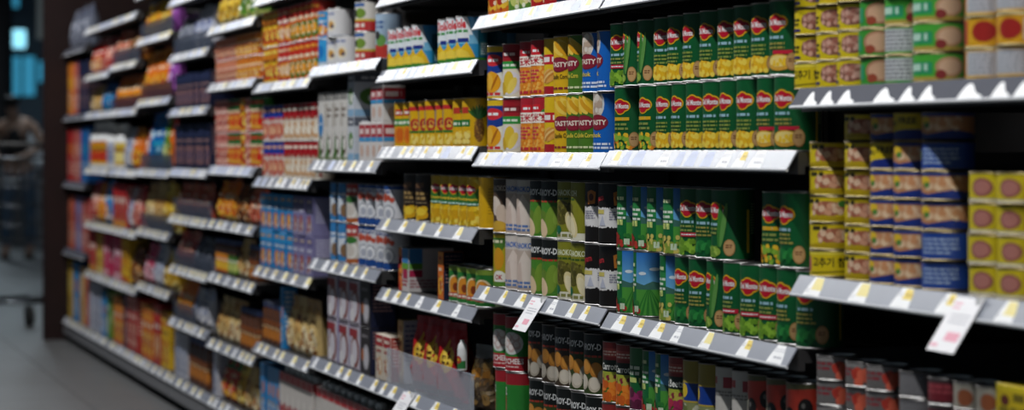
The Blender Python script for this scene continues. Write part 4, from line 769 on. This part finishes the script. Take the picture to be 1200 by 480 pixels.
fence('I', 1, 'bluetray'); fence('I', 2, 'redtray', 0, 1, .06, 'dark red plastic fence in front of the bags'); fence('I', 3, 'bluetray', 0, 1, .06); fence('I', 4, 'bluetray')
# tenth and eleventh bays
fill('J', 1, [('bag', 'salmon', 'salmon coloured bag', 3, .12, .15, 1), ('bag', 'brown', 'brown dried food bag', 3, .12, .15, 1)])
fill('J', 2, [('bag', 'orange', 'orange snack bag', 6, .125, .16, 1)])
fill('J', 3, [('bottle', 'gold', 'golden sauce bottle', 3, .075, .2, 1), ('bag', 'white', 'pale dried food bag', 2, .12, .18, 1), ('bag', 'orange', 'orange snack bag', 2, .12, .18, 1)])
fill('J', 4, [('box2', 'red', 'red carton', 4, .09, .19, 1), ('bag', 'white', 'pale dried food bag', 1, .12, .18, 1), ('bag', 'redpink', 'red and pink bag', 2, .12, .18, 1)])
fill('J', 5, [('box2', 'pink', 'pink carton', 3, .08, .19, 1), ('box2', 'yellow', 'yellow carton', 2, .09, .19, 1), ('bag', 'brown', 'brown dried food bag', 2, .12, .16, 1)])
fill('J', 6, [('box', 'orange', 'orange carton on the base shelf', 3, .10, .2, 1), ('box', 'navy', 'navy carton on the base shelf', 1, .09, .23, 1), ('box', 'redpink', 'red and pink carton on the base shelf', 3, .10, .23, 1)])
fence('J', 1, 'bluetray'); fence('J', 2, 'redtray', 0, 1, .055, 'dark red plastic fence in front of the bags')
fill('K', 1, [('bag', 'red', 'red snack bag', 3, .12, .16, 1), ('bag', 'redpink', 'red and pink bag', 3, .12, .16, 1)])
fill('K', 2, [('bag', 'cream', 'beige dried food bag', 3, .12, .15, 1), ('bag', 'teal', 'bright blue snack bag', 3, .12, .14, 1)])
fill('K', 3, [('bottle', 'yellow', 'yellow sauce bottle', 7, .08, .23, 1), ('bottle', 'white', 'pale sauce bottle', 2, .08, .2, 1)])
fill('K', 4, [('bag', 'redpink', 'red and pink bag', 2, .11, .18, 1), ('bag', 'orange', 'orange snack bag', 2, .11, .18, 1), ('bag', 'blue', 'bright blue snack bag', 2, .11, .19, 1)])
fill('K', 5, [('box2', 'red', 'red carton', 3, .08, .19, 1), ('box2', 'gold', 'yellow carton', 3, .08, .2, 1), ('box2', 'pink', 'pink carton', 2, .08, .2, 1)])
fill('K', 6, [('box1', 'white', 'white carton on the base shelf', 4, .10, .23, 1), ('box1', 'blue', 'blue carton on the base shelf', 2, .10, .2, 1), ('box', 'green', 'green carton on the base shelf', 1, .10, .22, 1)])
# twelfth bay
fill('L', 0, [('bag', 'grey', 'grey dried food bag', 6, .12, .2, 1)])
fill('L', 1, [('box1', 'orange', 'tall orange carton', 3, .085, .27, 1), ('box1', 'redpink', 'tall red and pink carton', 2, .085, .27, 1), ('box1', 'navy', 'tall navy carton', 4, .085, .26, 1)])
fill('L', 2, [('box1', 'red', 'tall red carton', 3, .085, .27, 1), ('box1', 'redpink', 'tall red and pink carton', 3, .085, .27, 1), ('box1', 'teal', 'tall blue carton', 3, .085, .27, 1)])
fill('L', 3, [('box1', 'salmon', 'tall salmon coloured carton', 3, .085, .27, 1), ('box1', 'purple', 'tall mauve carton', 3, .085, .27, 1), ('box1', 'redpink', 'tall red and pink carton', 3, .085, .26, 1)])
fill('L', 4, [('box1', 'gold', 'tall yellow carton', 2, .085, .29, 1), ('box1', 'blue', 'tall blue carton', 3, .085, .29, 1), ('box1', 'cream', 'tall beige carton', 2, .085, .28, 1), ('box1', 'salmon', 'tall salmon coloured carton', 2, .085, .27, 1)])

# ------------------------------------------------------------------ hanging price cards
def price_card(px, b, k, w, h, label, lean=LIPA + .02):
    W, Hh = w * 1000, h * 1000
    a = Art(W, Hh, '#f0eef0').bars(-W * .42, Hh * .86, -W * .1, 2, Hh * .04, '#e8a0b0', 2).bars(-W * .3, Hh * .66, W * .4, 3, Hh * .03, '#b4b4bc', 2.4).bars(-W * .1, Hh * .2, W * .42, 1, Hh * .16, '#eba0b2').rect(-W * .46, Hh * .08, -W * .2, Hh * .14, '#ecb0be')
    o = obj('price_card', None, None, (wx(px, -.006), -.0062, SH[b][k] - .0015), (0, 0, 0)); sa, ca = math.sin(lean), math.cos(lean)
    vs, fs = boxdata([((-w / 2, -.0006, -h), (w / 2, 0, 0))]); rot = Matrix.Rotation(-lean, 3, 'X')
    vs = [tuple(rot @ Vector(v)) for v in vs]; me = bpy.data.meshes.new('card'); me.from_pydata(vs, [], fs); me.materials.append(M['white'])
    obj('card', me, o)
    obj('print', art_mesh('print', [(a, (), (), lambda u, v, L: (tuple(rot @ Vector((u / 1000, -.0007 - L * LAY, v / 1000 - h))), (0, -1, 0)))], 'tag'), o)
    obj('clip', boxmesh('clip', [((w * .32, -.006, -.012), (w * .44, .0055, .004))], 'clip'), o)
    tag(o, label, 'price card', 'hanging price cards')
price_card(1138, 'A', 1, .075, .082, 'large white price card hanging below the yellow and navy tuna tins')
price_card(632, 'C', 2, .085, .078, 'white price card hanging below the beige coconut tins')
price_card(480, 'D', 5, .10, .09, 'white price card hanging below the clear fence')

# ------------------------------------------------------------------ beyond the end of the gondola
def skinned(name, verts, edges, radii, m, parent=None, sub=2):
    me = bpy.data.meshes.new(name); me.from_pydata([tuple(v) for v in verts], edges, []); o = obj(name, me, parent)
    bq = bmesh.new(); bq.from_mesh(me); ly = bq.verts.layers.skin.verify(); bq.verts.ensure_lookup_table()
    for i, r in enumerate(radii): bq.verts[i][ly].radius = (r if isinstance(r, tuple) else (r, r)); bq.verts[i][ly].use_root = (i == 0)
    bq.to_mesh(me); bq.free()
    sk = o.modifiers.new('skin', 'SKIN'); sk.use_smooth_shade = True
    sb = o.modifiers.new('sub', 'SUBSURF'); sb.levels = sub; sb.render_levels = sub
    me.materials.append(M[m]); return o
P0 = point(22, 300, 21.5); P0.z = 0
right = Vector((ST, CT, 0)); fwd = Vector((-CT, ST, 0))
pr = obj('person', None, None, P0); tag(pr, 'dark haired person in black sleeveless top and jeans leaning over a trolley', 'person')
def pv(a, b, z): return right * a + fwd * b + Vector((0, 0, z))
# one continuous figure, bent a little to the left, elbow out to the right
V = [pv(0, 0, .90), pv(-.01, 0, 1.05), pv(-.02, 0, 1.22), pv(-.03, -.01, 1.34), pv(-.05, -.02, 1.40), pv(-.06, -.03, 1.47), pv(-.065, -.04, 1.57), pv(-.065, -.04, 1.62),
     pv(.13, 0, 1.33), pv(.24, -.04, 1.12), pv(.08, -.16, 1.0), pv(-.02, -.2, .98),
     pv(-.19, -.02, 1.31), pv(-.25, -.08, 1.08), pv(-.17, -.22, .98), pv(-.12, -.25, .98),
     pv(.09, 0, .84), pv(.10, .02, .48), pv(.10, .06, .09), pv(.10, -.06, .045),
     pv(-.09, 0, .84), pv(-.11, -.06, .48), pv(-.12, -.02, .09), pv(-.12, -.14, .045)]
E = [(0, 1), (1, 2), (2, 3), (3, 4), (4, 5), (5, 6), (6, 7), (3, 8), (8, 9), (9, 10), (10, 11), (3, 12), (12, 13), (13, 14), (14, 15), (0, 16), (16, 17), (17, 18), (18, 19), (0, 20), (20, 21), (21, 22), (22, 23)]
RR = [(.15, .11), (.13, .10), (.15, .105), (.13, .09), .06, .055, .085, .05, .055, .045, .036, .034, .055, .045, .036, .034, .085, .06, .042, .035, .085, .06, .042, .035]
pr.scale = (.9, .9, .9)
skinned('body', V, E, RR, 'skin', pr)
skinned('tank_top', [pv(0, 0, .93), pv(-.01, 0, 1.05), pv(-.02, 0, 1.22), pv(-.03, -.01, 1.33)], [(0, 1), (1, 2), (2, 3)], [(.155, .12), (.145, .115), (.165, .12), (.12, .10)], 'black', pr)
skinned('jeans', [pv(0, 0, .93), pv(.09, 0, .82), pv(.10, .02, .48), pv(.10, .06, .12), pv(-.09, 0, .82), pv(-.11, -.06, .48), pv(-.12, -.02, .12)], [(0, 1), (1, 2), (2, 3), (0, 4), (4, 5), (5, 6)], [(.16, .12), .10, .072, .062, .10, .072, .062], 'denim', pr)
skinned('hair', [pv(-.066, -.045, 1.615), pv(-.064, -.055, 1.56), pv(-.055, -.05, 1.47)], [(0, 1), (1, 2)], [.10, .10, .055], 'hair', pr)
for s in (-1, 1): obj('shoe', lathe('shoe', [(.04, 0), (.05, .01), (.045, .06), (.02, .09)], 'rubber', 12), pr, tuple(pv(.10 if s > 0 else -.12, 0 if s > 0 else -.08, 0)))
# shopping trolley just past the end panel
TP = point(14, 390, 12.9); TP.z = 0
tr = obj('shopping_trolley', None, None, TP, (0, 0, math.pi / 2 - TH + .5)); tag(tr, 'wire shopping trolley beyond the end panel of the shelves', 'trolley')
bars = []
for i in range(13):
    t = -.26 + .52 * i / 12; bars.append([(t, -.42, .92), (t * .9, -.34, .52), (t * .9, .30, .48), (t * .8, .38, .80)])
for zz in (.58, .68, .78): 
    f = (zz - .5) / .42; bars.append([(-.24 - .02 * f, -.34 - .08 * f, zz), (.24 + .02 * f, -.34 - .08 * f, zz), (.235, .31 + .07 * f, zz), (-.235, .31 + .07 * f, zz), (-.24 - .02 * f, -.34 - .08 * f, zz)])
obj('basket', tubes('basket', bars, 'wire', .003, 5), tr)
obj('rim', tubes('rim', [[(-.27, -.43, .93), (.27, -.43, .93), (.22, .39, .81), (-.22, .39, .81), (-.27, -.43, .93)]], 'wire', .007), tr)
obj('frame', tubes('frame', [[(sx * .26, -.43, .93), (sx * .25, -.36, .5), (sx * .25, -.32, .18), (sx * .22, .40, .16)] for sx in (-1, 1)] + [[(-.25, -.32, .18), (.25, -.32, .18)], [(-.22, .4, .16), (.22, .4, .16)]], 'wire', .011), tr)
obj('handle', tubes('handle', [[(-.28, -.47, 1.0), (.28, -.47, 1.0)], [(-.26, -.43, .93), (-.27, -.47, 1.0)], [(.26, -.43, .93), (.27, -.47, 1.0)]], 'rubber', .014), tr)
whl = tubes('wheel', [[(-.014, 0, 0), (.014, 0, 0)]], 'rubber', .056, 20)
for sx, yy in ((-.25, -.32), (.25, -.32), (-.22, .40), (.22, .40)):
    wv = obj('wheel', whl, tr, (sx, yy, .0565)); obj('fork', boxmesh('fork', [((-.02, -.012, -.005), (-.016, .012, .11)), ((.016, -.012, -.005), (.02, .012, .11)), ((-.02, -.012, .1), (.02, .012, .11))], 'wire'), wv)
def far_panel(name, px0, py0, px1, py1, Z, m, label, cat, depth=.05, floor_=False):
    a = point(px0, py1, Z); b = point(px1, py0, Z); ww = abs((b - a).dot(right)); z0, z1 = a.z, b.z
    if floor_: z0 = 0
    me = boxmesh(name, [((-ww / 2, 0, 0), (ww / 2, depth, z1 - z0)), ((-ww / 2 - .01, depth * .5, -.0), (ww / 2 + .01, depth, z1 - z0 + .01))], m); mid = (a + b) / 2; o = obj(name, me, None, (mid.x, mid.y, z0), (0, 0, math.pi / 2 - TH)); tag(o, label, cat); return o
def wall_panel(name, px0, py0, px1, py1, m, label, cat):
    Zf = lambda px: (FX0 + .03) / (-CT + ST * (px - 600) / F)
    a = point(px0, py1, Zf(px0)); e = point(px1, py0, Zf(px1)); ww = e.y - a.y
    o = obj(name, None, None, (FX0, (a.y + e.y) / 2, a.z), (0, 0, math.pi / 2)); hh = e.z - a.z
    obj('casing', boxmesh('casing', [((-ww / 2 - .02, -.02, -.02), (ww / 2 + .02, -.0005, hh + .02))], 'black'), o); obj('lit_pane', boxmesh('lit_pane', [((-ww / 2, -.03, 0), (ww / 2, -.0205, hh))], m), o); tag(o, label, cat)
wall_panel('lit_screen', 15, 35, 30, 56, 'screen', 'small bright screen glowing on the far side of the shop', 'screen')
wall_panel('light_box', 9, 66, 24, 112, 'cyan', 'cyan lit panel, left of the pair below the bright screen', 'light box')
wall_panel('light_box', 27, 66, 41, 112, 'cyan', 'cyan lit panel, right of the pair below the bright screen', 'light box')
wall_panel('light_box', 45, 72, 52, 96, 'cyan', 'narrow cyan lit panel close to the brown end panel', 'light box')
wall_panel('lit_sign', -14, -14, 22, 8, 'cyan', 'light blue lit sign at the upper left corner', 'sign')
far_panel('hanging_banner', 44, -154, 52, 46, 20, 'pale', 'pale narrow banner hanging beside the end panel', 'banner', .01)
far_panel('counter', 14, 172, 72, 232, 26, 'white', 'white counter behind the leaning person', 'counter', .6, True)
far_panel('dark_pillar', -60, -50, 6, 330, 29, 'black', 'dark pillar at the left edge', 'pillar', .4, True)
wb = point(42, 186, 24.5); 
def art_plain(w, h, cc): return Art(w * 1000, h * 1000, cc).bars(-w * 300, h * 500, w * 300, 2, h * 60, '#c8c8cc')
st = obj('display_bin', boxmesh('display_bin', [((-.3, -.25, 0), (.3, .25, .76)), ((-.32, -.27, .74), (.32, .27, .78))], 'steel_grey'), None, (wb.x, wb.y, 0), (0, 0, .3)); tag(st, 'grey display bin below the white bag', 'bin')
o = obj('carrier_bag', bag_mesh('carrier', .50, .26, .38, art_plain(.50, .38, '#f2f4f8')), None, (wb.x, wb.y, .7805), (0, 0, math.pi / 2 - TH)); tag(o, 'white carrier bag standing beside the leaning person', 'bag')

# ------------------------------------------------------------------ labels that single out each product
import collections
G = collections.defaultdict(list); rows = collections.defaultdict(set)
for o, look, b, k, row, note in REG: G[(look, b, k, row, note == 'back')].append(o); rows[(b, k)].add(row)
for (look, b, k, row, back), L in G.items():
    L.sort(key=lambda o: o.location.x); n = len(L); nr = max(rows[(b, k)])
    lay = '' if nr == 0 else (', lower layer' if row == 0 else ', upper layer') if nr == 1 else (', ' + (ORD[row] + ' layer'))
    if back: lay = ', back row'
    for i, o in enumerate(L):
        lk = look if len(look.split()) <= 5 else ' '.join(look.split(' with ')[0].split()[:5])
        o['label'] = ('%s%s%s, %s, %s' % ((ORD[i] + ' ' if n > 1 else ''), lk, ' from left' if n > 1 else '', shelf_phrase(b, k), bay_phrase(b))) if not lay else ('%s%s%s%s, %s, %s' % ((ORD[i] + ' ' if n > 1 else ''), lk, ' from left' if n > 1 else '', lay, shelf_phrase(b, k).replace(' shelf', ' shelf'), bay_phrase(b)))
